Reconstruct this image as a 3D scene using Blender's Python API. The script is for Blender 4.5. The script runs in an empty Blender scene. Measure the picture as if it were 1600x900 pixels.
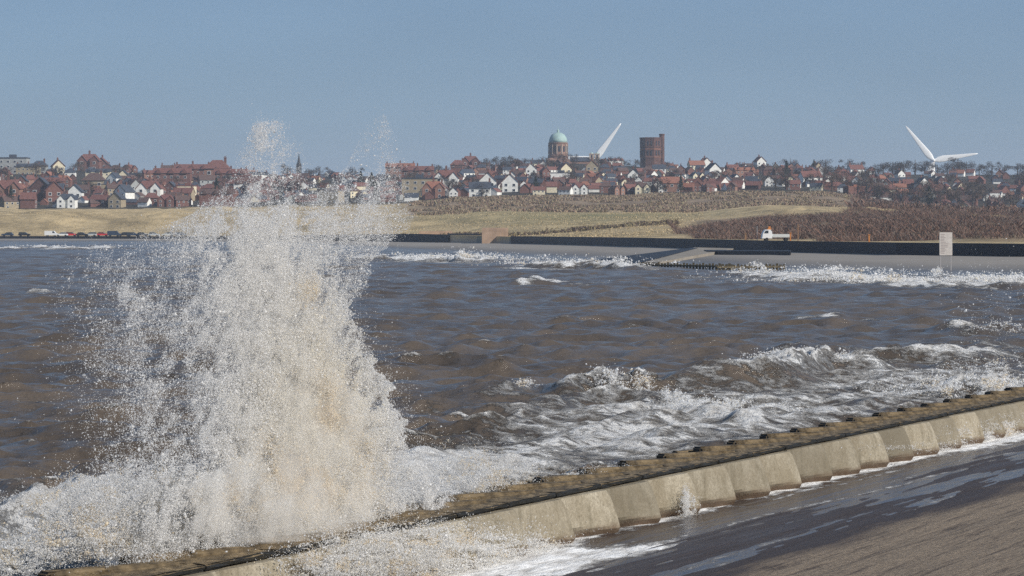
import bpy, math, random
import numpy as np
R = math.radians
sc = bpy.context.scene
COL = sc.collection
rng = np.random.default_rng(7)
random.seed(7)

# ------------------------------------------------------------------ camera
CH = 7.08            # eye above mean water
F = 4537.0           # focal length in pixels of a 1600 px wide frame
HY = 345.0           # row of the true horizon
cam_d = bpy.data.cameras.new('camera'); cam = bpy.data.objects.new('camera', cam_d); COL.objects.link(cam)
cam.location = (0, 0, CH); cam.rotation_euler = (R(90), 0, 0)
cam_d.sensor_width = 36; cam_d.lens = F / 1600 * 36
cam_d.shift_y = (HY - 450) / 1600
cam_d.clip_start = 1; cam_d.clip_end = 30000
sc.camera = cam

# ------------------------------------------------------------------ world and sun
SUN_DIR = np.array((0.84, -0.50, 0.62)); SUN_DIR /= np.linalg.norm(SUN_DIR)
SUN_EL = math.asin(SUN_DIR[2]); SUN_AZ = math.atan2(SUN_DIR[0], SUN_DIR[1])
w = bpy.data.worlds.new('World'); sc.world = w; w.use_nodes = True
nt = w.node_tree; nt.nodes.clear()
out = nt.nodes.new('ShaderNodeOutputWorld'); bg = nt.nodes.new('ShaderNodeBackground')
sky = nt.nodes.new('ShaderNodeTexSky'); sky.sky_type = 'NISHITA'; sky.sun_disc = False
sky.sun_elevation = SUN_EL; sky.sun_rotation = SUN_AZ
sky.air_density = 1.0; sky.dust_density = 0.3; sky.ozone_density = 2.0; sky.altitude = 0
tint = nt.nodes.new('ShaderNodeMix'); tint.data_type = 'RGBA'; tint.blend_type = 'MULTIPLY'; tint.inputs[0].default_value = 1.0
SKY_TINT = (0.50, 0.63, 0.86, 1)
tc = nt.nodes.new('ShaderNodeTexCoord'); mp = nt.nodes.new('ShaderNodeMapping'); mp.inputs['Scale'].default_value = (3, 3, 14)
nz = nt.nodes.new('ShaderNodeTexNoise'); nz.inputs['Scale'].default_value = 1.6; nz.inputs['Detail'].default_value = 4
rmp = nt.nodes.new('ShaderNodeMapRange'); rmp.inputs[1].default_value = 0.3; rmp.inputs[2].default_value = 0.7
rmp.inputs[3].default_value = 0.93; rmp.inputs[4].default_value = 1.05
vm = nt.nodes.new('ShaderNodeVectorMath'); vm.operation = 'SCALE'
nt.links.new(tc.outputs['Generated'], mp.inputs[0]); nt.links.new(mp.outputs[0], nz.inputs['Vector'])
nt.links.new(nz.outputs['Fac'], rmp.inputs[0])
nt.links.new(sky.outputs[0], tint.inputs[6]); tint.inputs[7].default_value = SKY_TINT
veil = nt.nodes.new('ShaderNodeMix'); veil.data_type = 'RGBA'; veil.inputs[0].default_value = 0.6; veil.inputs[7].default_value = (1.75, 2.75, 4.15, 1)   # thin even cloud veil
nt.links.new(tint.outputs[2], veil.inputs[6]); nt.links.new(veil.outputs[2], vm.inputs[0]); nt.links.new(rmp.outputs[0], vm.inputs['Scale'])
nt.links.new(vm.outputs[0], bg.inputs['Color']); bg.inputs['Strength'].default_value = 0.10
nt.links.new(bg.outputs[0], out.inputs['Surface'])
sd = bpy.data.lights.new('sun', 'SUN'); sun = bpy.data.objects.new('sun', sd); COL.objects.link(sun)
sd.energy = 4.7; sd.angle = R(0.5); sd.color = (1.0, 0.94, 0.85)
from mathutils import Vector, Matrix
sun.rotation_euler = Vector(SUN_DIR.tolist()).to_track_quat('Z', 'Y').to_euler()
sun.location = (50, -30, 60)
sc.view_settings.view_transform = 'Standard'; sc.view_settings.look = 'None'
sc.view_settings.exposure = 0.06; sc.view_settings.gamma = 1.0
sc.cycles.use_denoising = False
sc.cycles.max_bounces = 8; sc.cycles.diffuse_bounces = 8; sc.cycles.transparent_max_bounces = 16
sc.cycles.volume_bounces = 3
sc.cycles.sample_clamp_indirect = 3; sc.cycles.sample_clamp_direct = 12

# ------------------------------------------------------------------ helpers
def PX(px, Z): return (px - 800.0) / F * Z
def PZ(py, Z): return CH - (py - HY) / F * Z

def mat(name, color, rough=0.8, spec=0.3, noise=None, bump=None, metallic=0.0):
    """noise=(scale, amount) varies the base colour; bump=(scale, distance)"""
    m = bpy.data.materials.new(name); m.use_nodes = True
    n = m.node_tree.nodes; l = m.node_tree.links; b = n['Principled BSDF']
    b.inputs['Base Color'].default_value = (*color, 1); b.inputs['Roughness'].default_value = rough
    b.inputs['Specular IOR Level'].default_value = spec; b.inputs['Metallic'].default_value = metallic
    t = n.new('ShaderNodeTexCoord')
    if noise:
        z = n.new('ShaderNodeTexNoise'); z.inputs['Scale'].default_value = noise[0]; z.inputs['Detail'].default_value = 6
        l.new(t.outputs['Object'], z.inputs['Vector'])
        r = n.new('ShaderNodeMapRange'); r.inputs[1].default_value = 0.3; r.inputs[2].default_value = 0.7
        r.inputs[3].default_value = 1 - noise[1]; r.inputs[4].default_value = 1 + noise[1]
        v = n.new('ShaderNodeVectorMath'); v.operation = 'SCALE'; v.inputs[0].default_value = color
        l.new(z.outputs['Fac'], r.inputs[0]); l.new(r.outputs[0], v.inputs['Scale']); l.new(v.outputs[0], b.inputs['Base Color'])
    if bump:
        z = n.new('ShaderNodeTexNoise'); z.inputs['Scale'].default_value = bump[0]; z.inputs['Detail'].default_value = 5
        l.new(t.outputs['Object'], z.inputs['Vector'])
        bb = n.new('ShaderNodeBump'); bb.inputs['Distance'].default_value = bump[1]; bb.inputs['Strength'].default_value = 1
        l.new(z.outputs['Fac'], bb.inputs['Height']); l.new(bb.outputs[0], b.inputs['Normal'])
    return m

def mesh_obj(name, verts, faces, mats, parent=None, midx=None, smooth=False, loc=None):
    me = bpy.data.meshes.new(name)
    me.from_pydata([tuple(map(float, v)) for v in verts], [], [tuple(map(int, f)) for f in faces])
    return link(name, me, mats, parent, midx, smooth, loc)

def link(name, me, mats, parent=None, midx=None, smooth=False, loc=None):
    for m in (mats if isinstance(mats, (list, tuple)) else [mats]): me.materials.append(m)
    if midx is not None: me.polygons.foreach_set('material_index', np.asarray(midx, dtype=np.int32))
    if smooth: me.polygons.foreach_set('use_smooth', np.ones(len(me.polygons), dtype=bool))
    me.update()
    o = bpy.data.objects.new(name, me); COL.objects.link(o)
    if parent: o.parent = parent
    if loc is not None: o.location = loc
    return o

def np_mesh(name, V, Fc):
    """fast mesh from arrays; Fc is (n,3) or (n,4)"""
    V = np.ascontiguousarray(V, dtype=np.float32); Fc = np.ascontiguousarray(Fc, dtype=np.int32)
    me = bpy.data.meshes.new(name); k = Fc.shape[1]
    me.vertices.add(len(V)); me.vertices.foreach_set('co', V.ravel())
    me.loops.add(Fc.size); me.loops.foreach_set('vertex_index', Fc.ravel())
    me.polygons.add(len(Fc)); me.polygons.foreach_set('loop_start', np.arange(0, Fc.size, k, dtype=np.int32))
    me.polygons.foreach_set('loop_total', np.full(len(Fc), k, dtype=np.int32))
    me.update(calc_edges=True)
    return me

def tag(o, label=None, cat=None, group=None, kind=None):
    if label: o['label'] = label
    if cat: o['category'] = cat
    if group: o['group'] = group
    if kind: o['kind'] = kind
    return o

def empty(name, loc, rz=0, scale=None):
    o = bpy.data.objects.new(name, None); COL.objects.link(o); o.location = loc; o.rotation_euler = (0, 0, rz)
    o.empty_display_size = 0.5
    if scale: o.scale = scale
    return o

class MB:
    def __init__(s): s.v = []; s.f = []; s.m = []
    def add(s, V, Fs, m=0):
        b = len(s.v); s.v += [tuple(v) for v in V]; s.f += [tuple(b + i for i in f) for f in Fs]; s.m += [m] * len(Fs)
    def box(s, x0, x1, y0, y1, z0, z1, m=0):
        V = [(x0,y0,z0),(x1,y0,z0),(x1,y1,z0),(x0,y1,z0),(x0,y0,z1),(x1,y0,z1),(x1,y1,z1),(x0,y1,z1)]
        s.add(V, [(0,3,2,1),(4,5,6,7),(0,1,5,4),(1,2,6,5),(2,3,7,6),(3,0,4,7)], m)
    def lathe(s, prof, n=24, cx=0, cy=0, m=0):
        V = []; Fs = []
        for r, z in prof:
            for k in range(n):
                a = 2 * math.pi * k / n; V.append((cx + r * math.cos(a), cy + r * math.sin(a), z))
        for j in range(len(prof) - 1):
            for k in range(n):
                Fs.append((j*n+k, j*n+(k+1) % n, (j+1)*n+(k+1) % n, (j+1)*n+k))
        Fs.append(tuple(range(n))[::-1]); Fs.append(tuple((len(prof)-1)*n + k for k in range(n)))
        s.add(V, Fs, m)
    def prism(s, poly, y0, y1, m=0):       # polygon in xz, extruded in y
        n = len(poly); V = [(x, y0, z) for x, z in poly] + [(x, y1, z) for x, z in poly]
        Fs = [tuple(range(n)), tuple(range(n, 2*n))[::-1]] + [((i+1) % n, i, n+i, n+(i+1) % n) for i in range(n)]
        s.add(V, Fs, m)
    def mesh(s, name):
        me = bpy.data.meshes.new(name); me.from_pydata(s.v, [], s.f)
        me.polygons.foreach_set('material_index', np.array(s.m, dtype=np.int32)); return me
    def build(s, name, mats, parent=None, loc=None, smooth=False):
        return link(name, s.mesh(name), mats, parent, None, smooth, loc)

def lattice(seed, n=256):
    return np.random.default_rng(seed).random((n, n)).astype(np.float32)
def vnoise(x, y, L):
    n = L.shape[0]; xi = np.floor(x).astype(int); yi = np.floor(y).astype(int); fx = x - xi; fy = y - yi
    fx = fx*fx*(3-2*fx); fy = fy*fy*(3-2*fy)
    a = L[xi % n, yi % n]; b = L[(xi+1) % n, yi % n]; c = L[xi % n, (yi+1) % n]; d = L[(xi+1) % n, (yi+1) % n]
    return (a*(1-fx)+b*fx)*(1-fy) + (c*(1-fx)+d*fx)*fy
def fbm(x, y, seed, octv=4, gain=0.5):
    s = 0; a = 1; t = 0
    for o in range(octv):
        s = s + a * vnoise(x * 2**o + 17.3*o, y * 2**o + 9.1*o, LAT[(seed + o) % len(LAT)]); t += a; a *= gain
    return s / t
LAT = [lattice(100 + i) for i in range(8)]
def sstep(a, b, x):
    t = np.clip((x - a) / (b - a), 0, 1); return t*t*(3-2*t)

# ------------------------------------------------------------------ near sea wall line (the frame of the wall: u along it, v seaward)
A0 = np.array((PX(1060, 69.84), 69.84)); A1 = np.array((PX(1600, 97.96), 97.96))
DU = (A1 - A0) / np.linalg.norm(A1 - A0); DV = np.array((-DU[1], DU[0]))
WALL_ROT = math.atan2(DU[1], DU[0]); TOPZ = 1.0
def uv_of(x, y):
    dx = x - A0[0]; dy = y - A0[1]; return dx*DU[0] + dy*DU[1], dx*DV[0] + dy*DV[1]
def wallZ(px): return (CH - TOPZ) * F / (395 - 0.21*(np.asarray(px, dtype=float) - 1060))

# ------------------------------------------------------------------ far shore and hill terrain
def tab(xs, ys): xs = np.array(xs, float); ys = np.array(ys, float); return lambda p: np.interp(p, xs, ys)
waterZ  = tab([-400,0,300,450,560,640,800,1000,1200,1400,1600,2200], [1000,1000,990,930,800,700,584,479,415,385,370,345])
wallB   = tab([-400,0,270,420,640,800,1000,1200,1400,1600,2200], [1040,1040,1030,1000,900,825,648,534,478,454,420])
wallBz  = tab([-400,0,270,640,800,1000,1200,1400,2200], [0.7,0.7,0.7,0.5,0.6,1.30,1.43,1.5,1.4])
wallH   = tab([-400,270,450,640,800,1000,2200], [0.9,0.9,1.5,2.6,2.1,2.0,2.0])
yA      = tab([-400,0,300,450,640,760,800,1000,1080,1200,1400,1600,2200], [336,334,336,338,338,332,332,334,333,322,328,338,340])   # Z 1130
yB      = tab([-400,0,150,300,450,640,700,800,1000,1200,1290,1330,1400,1500,1600,2200], [329,329,329,327,322,320,314,309,307,301,302,308,325,333,334,336])   # Z 1420
yR      = tab([-400,0,150,300,450,640,700,750,870,950,1010,1080,1200,1300,1400,1500,1600,2200], [270,266,268,276,278,276,272,264,256,260,264,266,265,269,274,273,274,280])   # Z 2150
def terr(px, Z):
    px = np.asarray(px, float); Z = np.asarray(Z, float)
    wz = waterZ(px); bz = wallB(px); h0 = wallBz(px); top = h0 + wallH(px)
    ap = np.interp((Z - wz) / (bz - wz), [-1, 0, 1], [-1.2, 0, 1]) * 1.0
    apz = np.where(Z < wz, (Z - wz) * 0.012, h0 * (Z - wz) / (bz - wz))
    zA = PZ(yA(px), 1130.0); zB = PZ(yB(px), 1420.0); zR = PZ(yR(px), 2150.0)
    s0 = bz + 26
    land = np.where(Z < s0, top - 0.15, 0)
    t = np.clip((Z - s0) / (1130 - s0), 0, 1); z1 = (top - .15) + (zA - top + .15) * (0.35*t + 0.65*t*t*(3-2*t))
    land = np.where(Z >= s0, z1, land)
    t = np.clip((Z - 1130) / 290, 0, 1); land = np.where(Z >= 1130, zA + (zB - zA) * t*t*(3-2*t), land)
    t = np.clip((Z - 1420) / 730, 0, 1); land = np.where(Z >= 1420, zB + (zR - zB) * (1 - (1-t)**1.5), land)
    t = np.clip((Z - 2150) / 800, 0, 1); land = np.where(Z >= 2150, zR * (1 - t*t*(3-2*t)), land)
    X = PX(px, Z)
    dune = (fbm(X/22 + 50, Z/30 + 50, 1, 4) - .5) * 5.0 * sstep(s0 - 5, s0 + 60, Z) * (1 - sstep(1350, 1500, Z))
    dune += (fbm(PX(px, Z)/13 + 9, Z/16, 6, 3) - .5) * 4.5 * sstep(1030, 1120, px) * sstep(s0 + 10, s0 + 50, Z) * (1 - sstep(1000, 1200, Z))
    dune *= 0.35 + 0.65 * sstep(900, 500, px) + 0.4 * sstep(1150, 1300, px)
    hill = (fbm(X/60, Z/70, 3, 3) - .5) * 5 * sstep(1450, 1600, Z) * (1 - sstep(2000, 2150, Z))
    return np.where(Z < bz + 1.6, apz, land + dune + hill)
def ground(px, Z): return float(terr(px, Z))

def grid_faces(nr, nc):
    i = np.arange(nr - 1)[:, None] * nc + np.arange(nc - 1)[None, :]
    return np.stack([i, i+1, i+nc+1, i+nc], -1).reshape(-1, 4)

pxs = np.linspace(-420, 2200, 560)
NR = 420
rows = []
for p in pxs:
    wz = float(waterZ(p)); bz = float(wallB(p))
    rows.append(np.concatenate([np.linspace(wz - 60, bz + 1.4, 41, endpoint=True), np.linspace(bz + 1.8, bz + 30, 14), np.linspace(bz + 34, 1500, 190), np.linspace(1506, 2200, 120), np.linspace(2230, 3000, 20)]))
ZG = np.array(rows).T; PG = np.broadcast_to(pxs, ZG.shape)
HG = terr(PG, ZG); XG = PX(PG, ZG)
V = np.stack([XG, ZG, HG], -1).reshape(-1, 3)
me = np_mesh('terrain', V, grid_faces(*ZG.shape))
# ground cover: 0 concrete apron, 1 grass/dune, 2 town
Zf = ZG.ravel(); Pf = PG.ravel(); bzf = wallB(Pf)
cover = np.where(Zf < bzf + 1.7, 0.0, 1.0); town = sstep(1380, 1450, Zf)
a = me.attributes.new('cover', 'FLOAT', 'POINT'); a.data.foreach_set('value', cover.astype(np.float32))
a = me.attributes.new('town', 'FLOAT', 'POINT'); a.data.foreach_set('value', town.astype(np.float32))
wetd = np.clip((Zf - waterZ(Pf)) / np.maximum(bzf - waterZ(Pf), 1), 0, 1)
a = me.attributes.new('up', 'FLOAT', 'POINT'); a.data.foreach_set('value', wetd.astype(np.float32))
green = np.exp(-((Pf-930)/170)**2 - ((Zf-1040)/110)**2) + .5*np.exp(-((Pf-720)/100)**2 - ((Zf-1150)/120)**2) + .4*np.exp(-((Pf-1450)/60)**2 - ((Zf-500)/20)**2)
a = me.attributes.new('green', 'FLOAT', 'POINT'); a.data.foreach_set('value', green.astype(np.float32))
brown = sstep(1120, 1220, Zf) * (1 - sstep(1400, 1450, Zf)) * sstep(600, 680, Pf)
brown = np.maximum(brown, 0.9 * sstep(1030, 1120, Pf) * sstep(bzf + 25, bzf + 70, Zf) * (1 - sstep(850, 900, Zf)))
a = me.attributes.new('brown', 'FLOAT', 'POINT'); a.data.foreach_set('value', brown.astype(np.float32))

m = bpy.data.materials.new('shore_ground'); m.use_nodes = True
n = m.node_tree.nodes; l = m.node_tree.links; b = n['Principled BSDF']; b.inputs['Roughness'].default_value = 0.9; b.inputs['Specular IOR Level'].default_value = 0.15
def attr(n, name): x = n.new('ShaderNodeAttribute'); x.attribute_name = name; return x.outputs['Fac']
def mixc(n, l, fac, A, B):
    x = n.new('ShaderNodeMix'); x.data_type = 'RGBA'
    if fac is not None: l.new(fac, x.inputs[0])
    for s_, q in ((6, A), (7, B)):
        if isinstance(q, tuple): x.inputs[s_].default_value = (*q, 1)
        else: l.new(q, x.inputs[s_])
    return x.outputs[2]
def noise(n, l, scale, detail=5, vec=None, stretch=None, rough=0.55):
    t = n.new('ShaderNodeTexCoord'); src = t.outputs['Object'] if vec is None else vec
    if stretch:
        q = n.new('ShaderNodeMapping'); q.inputs['Scale'].default_value = stretch; l.new(src, q.inputs[0]); src = q.outputs[0]
    z = n.new('ShaderNodeTexNoise'); z.inputs['Scale'].default_value = scale; z.inputs['Detail'].default_value = detail; z.inputs['Roughness'].default_value = rough
    l.new(src, z.inputs['Vector']); return z.outputs['Fac']
def ramp(n, l, fac, a0, a1, o0=0., o1=1.):
    r = n.new('ShaderNodeMapRange'); r.inputs[1].default_value = a0; r.inputs[2].default_value = a1; r.inputs[3].default_value = o0; r.inputs[4].default_value = o1
    l.new(fac, r.inputs[0]); return r.outputs[0]
def mth(n, l, op, A, B=None):
    x = n.new('ShaderNodeMath'); x.operation = op
    for k, q in enumerate((A, B)):
        if q is None: continue
        if isinstance(q, (int, float)): x.inputs[k].default_value = q
        else: l.new(q, x.inputs[k])
    return x.outputs[0]
g1 = ramp(n, l, noise(n, l, 0.05, 8, rough=.7), .36, .64)
gold = mixc(n, l, g1, (0.26, 0.20, 0.11), (0.56, 0.43, 0.24))
grn = mixc(n, l, mth(n, l, 'MULTIPLY', attr(n, 'green'), .75), gold, (0.20, 0.19, 0.09))
brn = mixc(n, l, attr(n, 'brown'), grn, mixc(n, l, g1, (0.17, 0.125, 0.085), (0.31, 0.23, 0.15)))
twn = mixc(n, l, attr(n, 'town'), brn, mixc(n, l, g1, (0.03, 0.03, 0.025), (0.075, 0.065, 0.05)))
wetc = mixc(n, l, ramp(n, l, mth(n, l, 'ADD', attr(n, 'up'), mth(n, l, 'MULTIPLY', noise(n, l, .05, 5, stretch=(1, .3, 1)), .5)), .4, .85), (0.095, 0.085, 0.075), (0.27, 0.245, 0.215))
conc = mixc(n, l, ramp(n, l, noise(n, l, .35, 6, stretch=(.3, 1, 1)), .35, .65), wetc, mixc(n, l, None, wetc, (0.2, 0.18, 0.16)))
l.new(mixc(n, l, attr(n, 'cover'), conc, twn), b.inputs['Base Color'])
l.new(ramp(n, l, attr(n, 'up'), 0.1, 0.6, .3, .85), b.inputs['Roughness'])
bb = n.new('ShaderNodeBump'); bb.inputs['Distance'].default_value = 1.2; l.new(noise(n, l, .25, 8, rough=.7), bb.inputs['Height']); l.new(mth(n, l, 'MULTIPLY', attr(n, 'cover'), .8), bb.inputs['Strength']); l.new(bb.outputs[0], b.inputs['Normal'])
tag(link('terrain', me, m, smooth=True), kind='structure')

# wide ground sheet to the horizon, well under everything
mesh_obj('ground', [(-7000,-1500,-3),(7000,-1500,-3),(7000,12000,-3),(-7000,12000,-3)], [(0,1,2,3)], mat('seabed', (0.12,0.10,0.07), .9))
tag(bpy.data.objects['ground'], kind='structure')

# ------------------------------------------------------------------ sea
def dxy(px, py, z=0.0):
    Z = (CH - z) * F / (py - HY); return PX(px, Z), Z
Zs = [34.0]
while Zs[-1] < 1060: Zs.append(Zs[-1] + max(0.07, Zs[-1]*0.00235))
Zs = np.array(Zs); NC = 620
tt = np.linspace(-0.25, 0.25, NC)
X0 = tt[None, :] * Zs[:, None]; Y0 = np.broadcast_to(Zs[:, None], X0.shape).copy()
sm_rng = np.random.default_rng(21)
def wavefield(X, Y):
    H = np.zeros(X.shape); DX = np.zeros(X.shape); DY = np.zeros(X.shape); J = np.zeros(X.shape)
    th0 = math.atan2(-0.93, 0.36)
    for i in range(84):
        lam = 0.55 * (24/0.55) ** ((i + sm_rng.random()) / 84)
        th = th0 + sm_rng.normal() * (0.6 if lam < 6 else 0.3)
        k = 2*math.pi/lam; A = 0.0145 * lam ** 0.80 * (1 if lam < 4 else (4/lam)**1.15)
        ph = sm_rng.random() * 6.283
        fade = np.clip(1.3 - Y * 0.00235 * 2.4 / lam, 0, 1)
        kx, ky = math.cos(th), math.sin(th)
        p = k * (kx * X + ky * Y) + ph
        c = np.cos(p); s = np.sin(p)
        H += A*fade*c; DX -= 0.85*kx*A*fade*s; DY -= 0.85*ky*A*fade*s; J += A*fade*k*c
    return H, DX, DY, J
H, DX, DY, J = wavefield(X0, Y0)
U, Vv = uv_of(X0, Y0)
pxg = tt * F + 800
PXG = np.broadcast_to(pxg, X0.shape)
# groups of bigger and smaller waves
swell = 0.6 + 0.8 * fbm(X0/18, Y0/25, 2, 3)
H *= swell; J *= swell
Xd = X0 + DX*swell; Yd = Y0 + DY*swell
foam = np.zeros(X0.shape)
foam += np.clip((J - 0.62) * 1.5, 0, 0.8) * (0.3 + 0.7*sstep(0.5, 0.62, fbm(X0/9, Y0/14, 5, 3)))
# breakers: px0,py0,px1,py1, height, half width (m), foam amount
BR = [(1150,598,1340,574,1.0,1.8,.55), (880,612,1010,602,1.0,1.2,.7), (770,618,840,606,.35,1.4,.3), (1000,622,1240,660,.22,1.0,.9), (1420,622,1600,600,.5,1.5,.75),
      (1330,560,1600,556,.5,2.2,.8), (1495,520,1580,512,.5,2.0,1.0), (1200,545,1440,548,.35,2.4,.3), (1220,496,1300,492,.35,2.5,.8),
      (-60,815,90,800,.55,1.0,.4), (90,800,290,790,.9,1.0,1.0), (100,870,330,845,.7,.9,1.0), (700,565,780,558,.35,1.6,.4), (830,443,880,440,.4,3,1.),
      (-60,390,90,388,.8,6,1.2), (90,390,200,388,.8,6,1.2), (545,407,660,405,.9,5,1.2), (640,408,770,408,1.0,5,1.3), (800,416,910,418,.8,4,1.2), (880,417,1000,421,1.0,4,1.3),
      (1140,430,1260,436,.7,3.5,1.3), (1230,430,1330,432,.9,3,1.3), (1240,440,1420,438,.6,3,1.2), (1380,446,1600,448,.7,3.5,1.4), (1500,440,1650,440,.5,3,1.0), (40,455,75,455,.4,3,.9)]
lump = fbm(X0/1.1, Y0/1.5, 4, 5, .68)
for (a0, b0, a1, b1, hh, hw, fo) in BR:
    P0 = np.array(dxy(a0, b0, .2)); P1 = np.array(dxy(a1, b1, .2)); d = P1 - P0; L = np.linalg.norm(d); d /= L; nn = np.array((-d[1], d[0]))
    if nn[1] < 0: nn = -nn        # away from the camera
    s = (X0-P0[0])*d[0] + (Y0-P0[1])*d[1]; q = (X0-P0[0])*nn[0] + (Y0-P0[1])*nn[1]
    q = q + (fbm(s/3.0+a0, q*0+3, 6, 3)-.5)*hw*2.2
    along = sstep(-L*.15, L*.2, s) * (1 - sstep(L*.8, L*1.15, s)) * (0.55 + .75*fbm(s/2.2, q*0 + a0, 3, 3))
    prof = np.where(q < 0, np.exp(-(q/(hw*.45))**2), np.exp(-(q/(hw*1.3))**2))
    H += hh * along * prof
    foam += fo * along * (np.exp(-((q - .15*hw)/(hw*.38))**2) * 1.0 + .35*np.exp(-((q + hw*2.0)/(hw*1.0))**2))
    H += along * prof * (lump - .45) * 1.1 * min(1, hh) * (Y0 < 260) + along*prof*(fbm(X0/3, Y0/4, 1, 3)-.5)*hh*1.2*(Y0 >= 260)
# foam covered areas (px, py, half sizes, strength)
FA = [(1350,618,330,38,.36), (1130,665,260,38,.50), (900,700,190,40,.50), (1500,580,180,34,.28), (1560,545,120,10,.3), (60,840,140,60,.5), (300,850,200,60,.75),
      (620,770,180,60,.6), (740,740,120,30,.45), (1500,440,180,9,.55), (1290,436,110,6,.5), (700,408,90,3.5,.4), (150,780,140,16,.3), (860,640,220,18,.22), (480,800,200,80,.7)]
PYG = HY + CH*F/Y0
for (cx, cy, sx, sy, am) in FA:
    foam += am * np.exp(-np.abs((PXG-cx)/sx)**3 - np.abs((PYG-cy)/sy)**3)
nearwall = np.exp(-np.clip(Vv, 0, 50)/1.6)
foam += nearwall * .3 * (Y0 < 130)
foam *= .35 + 1.3*fbm(X0/4.5, Y0/2.6, 0, 5, .62)
# heap of water against the wall, and calmer level at the far shores
H += .35 * np.exp(-np.clip(Vv-1, 0, 50)/2.5) * (Y0 < 140)
H = np.where((Vv < 3.2) & (Y0 < 160), np.minimum(H, 0.45 + .35*(lump-.5)), H)
nearS = sstep(-45, -5, Y0 - waterZ(PXG)); H *= (1 - .75*nearS)
ok = (Vv > 0.9) | (Y0 > 190)
V = np.stack([Xd, Yd, H], -1); V[(Vv < 3) & (Y0 < 160), 0] = X0[(Vv < 3) & (Y0 < 160)]; V[(Vv < 3) & (Y0 < 160), 1] = Y0[(Vv < 3) & (Y0 < 160)]
V = V.reshape(-1, 3)
Fc = grid_faces(*X0.shape); okf = ok.ravel()[Fc].all(1) & ((Y0 - waterZ(PXG)).ravel()[Fc].min(1) < 30); Fc = Fc[okf]
used = np.zeros(len(V), bool); used[Fc.ravel()] = True; remap = np.cumsum(used) - 1
me = np_mesh('sea', V[used], remap[Fc])
a = me.attributes.new('foam', 'FLOAT', 'POINT'); a.data.foreach_set('value', np.clip(foam, 0, 1.5).ravel()[used].astype(np.float32))
a = me.attributes.new('far', 'FLOAT', 'POINT'); a.data.foreach_set('value', np.clip(Y0/400, 0, 1).ravel()[used].astype(np.float32))

def water_mat(name, body, foamy=True, bumpd=.05, rough=.12, stretch=(1, 1.0, 1)):
    m = bpy.data.materials.new(name); m.use_nodes = True
    n = m.node_tree.nodes; l = m.node_tree.links; b = n['Principled BSDF']
    b.inputs['Base Color'].default_value = (*body, 1); b.inputs['Roughness'].default_value = rough; b.inputs['IOR'].default_value = 1.33
    b.inputs['Specular IOR Level'].default_value = 0.5
    var = ramp(n, l, noise(n, l, .06, 3, stretch=(.5, 1, 1)), .35, .65)
    bodyc = mixc(n, l, var, tuple(c*.8 for c in body), tuple(c*1.25 for c in body))
    h1 = noise(n, l, 1.7, 6, stretch=(.55*stretch[0], 1.1*stretch[1], 1), rough=.62)
    bb = n.new('ShaderNodeBump'); bb.inputs['Distance'].default_value = bumpd; bb.inputs['Strength'].default_value = 1
    l.new(h1, bb.inputs['Height']); l.new(bb.outputs[0], b.inputs['Normal'])
    if foamy:
        fa = attr(n, 'foam')
        n1 = noise(n, l, .9, 9, stretch=(.5, 1.0, 1), rough=.72); n2 = noise(n, l, 2.4, 8, stretch=(.5, 1, 1), rough=.7)
        ridg = mth(n, l, 'SUBTRACT', 1.0, mth(n, l, 'MULTIPLY', mth(n, l, 'ABSOLUTE', mth(n, l, 'SUBTRACT', n1, .5)), 6.0))   # thin strings of foam
        ridg = mth(n, l, 'MAXIMUM', ridg, 0.0); k = mth(n, l, 'ADD', mth(n, l, 'MULTIPLY', ramp(n, l, n2, .3, .7), .45), mth(n, l, 'MULTIPLY', ridg, .30))
        s = mth(n, l, 'ADD', mth(n, l, 'MULTIPLY', fa, .8), k)
        fm = ramp(n, l, s, .66, .98, 0, 1); 
        gate = ramp(n, l, fa, .03, .2); fm = mth(n, l, 'MULTIPLY', fm, gate)
        fc = mixc(n, l, ramp(n, l, n2, .3, .6), (0.45, 0.42, 0.38), (0.93, 0.93, 0.92))
        l.new(mixc(n, l, fm, bodyc, fc), b.inputs['Base Color'])
        l.new(ramp(n, l, fm, 0, .6, rough, .8), b.inputs['Roughness'])
        l.new(ramp(n, l, fm, 0, .6, .5, .15), b.inputs['Specular IOR Level'])
        hh = mth(n, l, 'ADD', mth(n, l, 'MULTIPLY', h1, 1.0), mth(n, l, 'MULTIPLY', mth(n, l, 'MULTIPLY', fm, n2), 3.0)); l.new(hh, bb.inputs['Height'])
    else: l.new(bodyc, b.inputs['Base Color'])
    return m
WATER = water_mat('muddy_sea_water', (0.092, 0.072, 0.054), rough=.14, bumpd=.24)
tag(link('sea', me, WATER, smooth=True), kind='structure')

# ------------------------------------------------------------------ near apron in the wall frame
def local_obj(name, V, Fq, m, smooth=True, kind=None):
    me = np_mesh(name, V, Fq); o = link(name, me, m, smooth=smooth); o.location = (A0[0], A0[1], 0); o.rotation_euler = (0, 0, WALL_ROT)
    if kind: o['kind'] = kind
    return o
us = np.arange(-45, 60, 0.16); vs = -np.concatenate([np.arange(-.35, 12, .08), np.arange(12, 30, .4)])[::-1]
UU, VL = np.meshgrid(us, vs)
def apz(u, v):
    d = -v
    z = np.where(d < 1.4, 0.0, np.where(d < 5, (d-1.4)*0.028, .1008 + (d-5)*.055))
    z = z + ((fbm(u/7, d*2.2, 1, 5)-.5)*0.06 + (fbm(u/9, d/1.5, 2, 2)-.5)*.08)*sstep(.6, 2.5, d)
    return z
AZ = apz(UU, VL)
am = bpy.data.materials.new('ribbed_wet_concrete'); am.use_nodes = True
n = am.node_tree.nodes; l = am.node_tree.links; b = n['Principled BSDF']
t = n.new('ShaderNodeTexCoord'); sep = n.new('ShaderNodeSeparateXYZ'); l.new(t.outputs['Object'], sep.inputs[0])
dist = mth(n, l, 'MULTIPLY', sep.outputs[1], -1.0)
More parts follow.
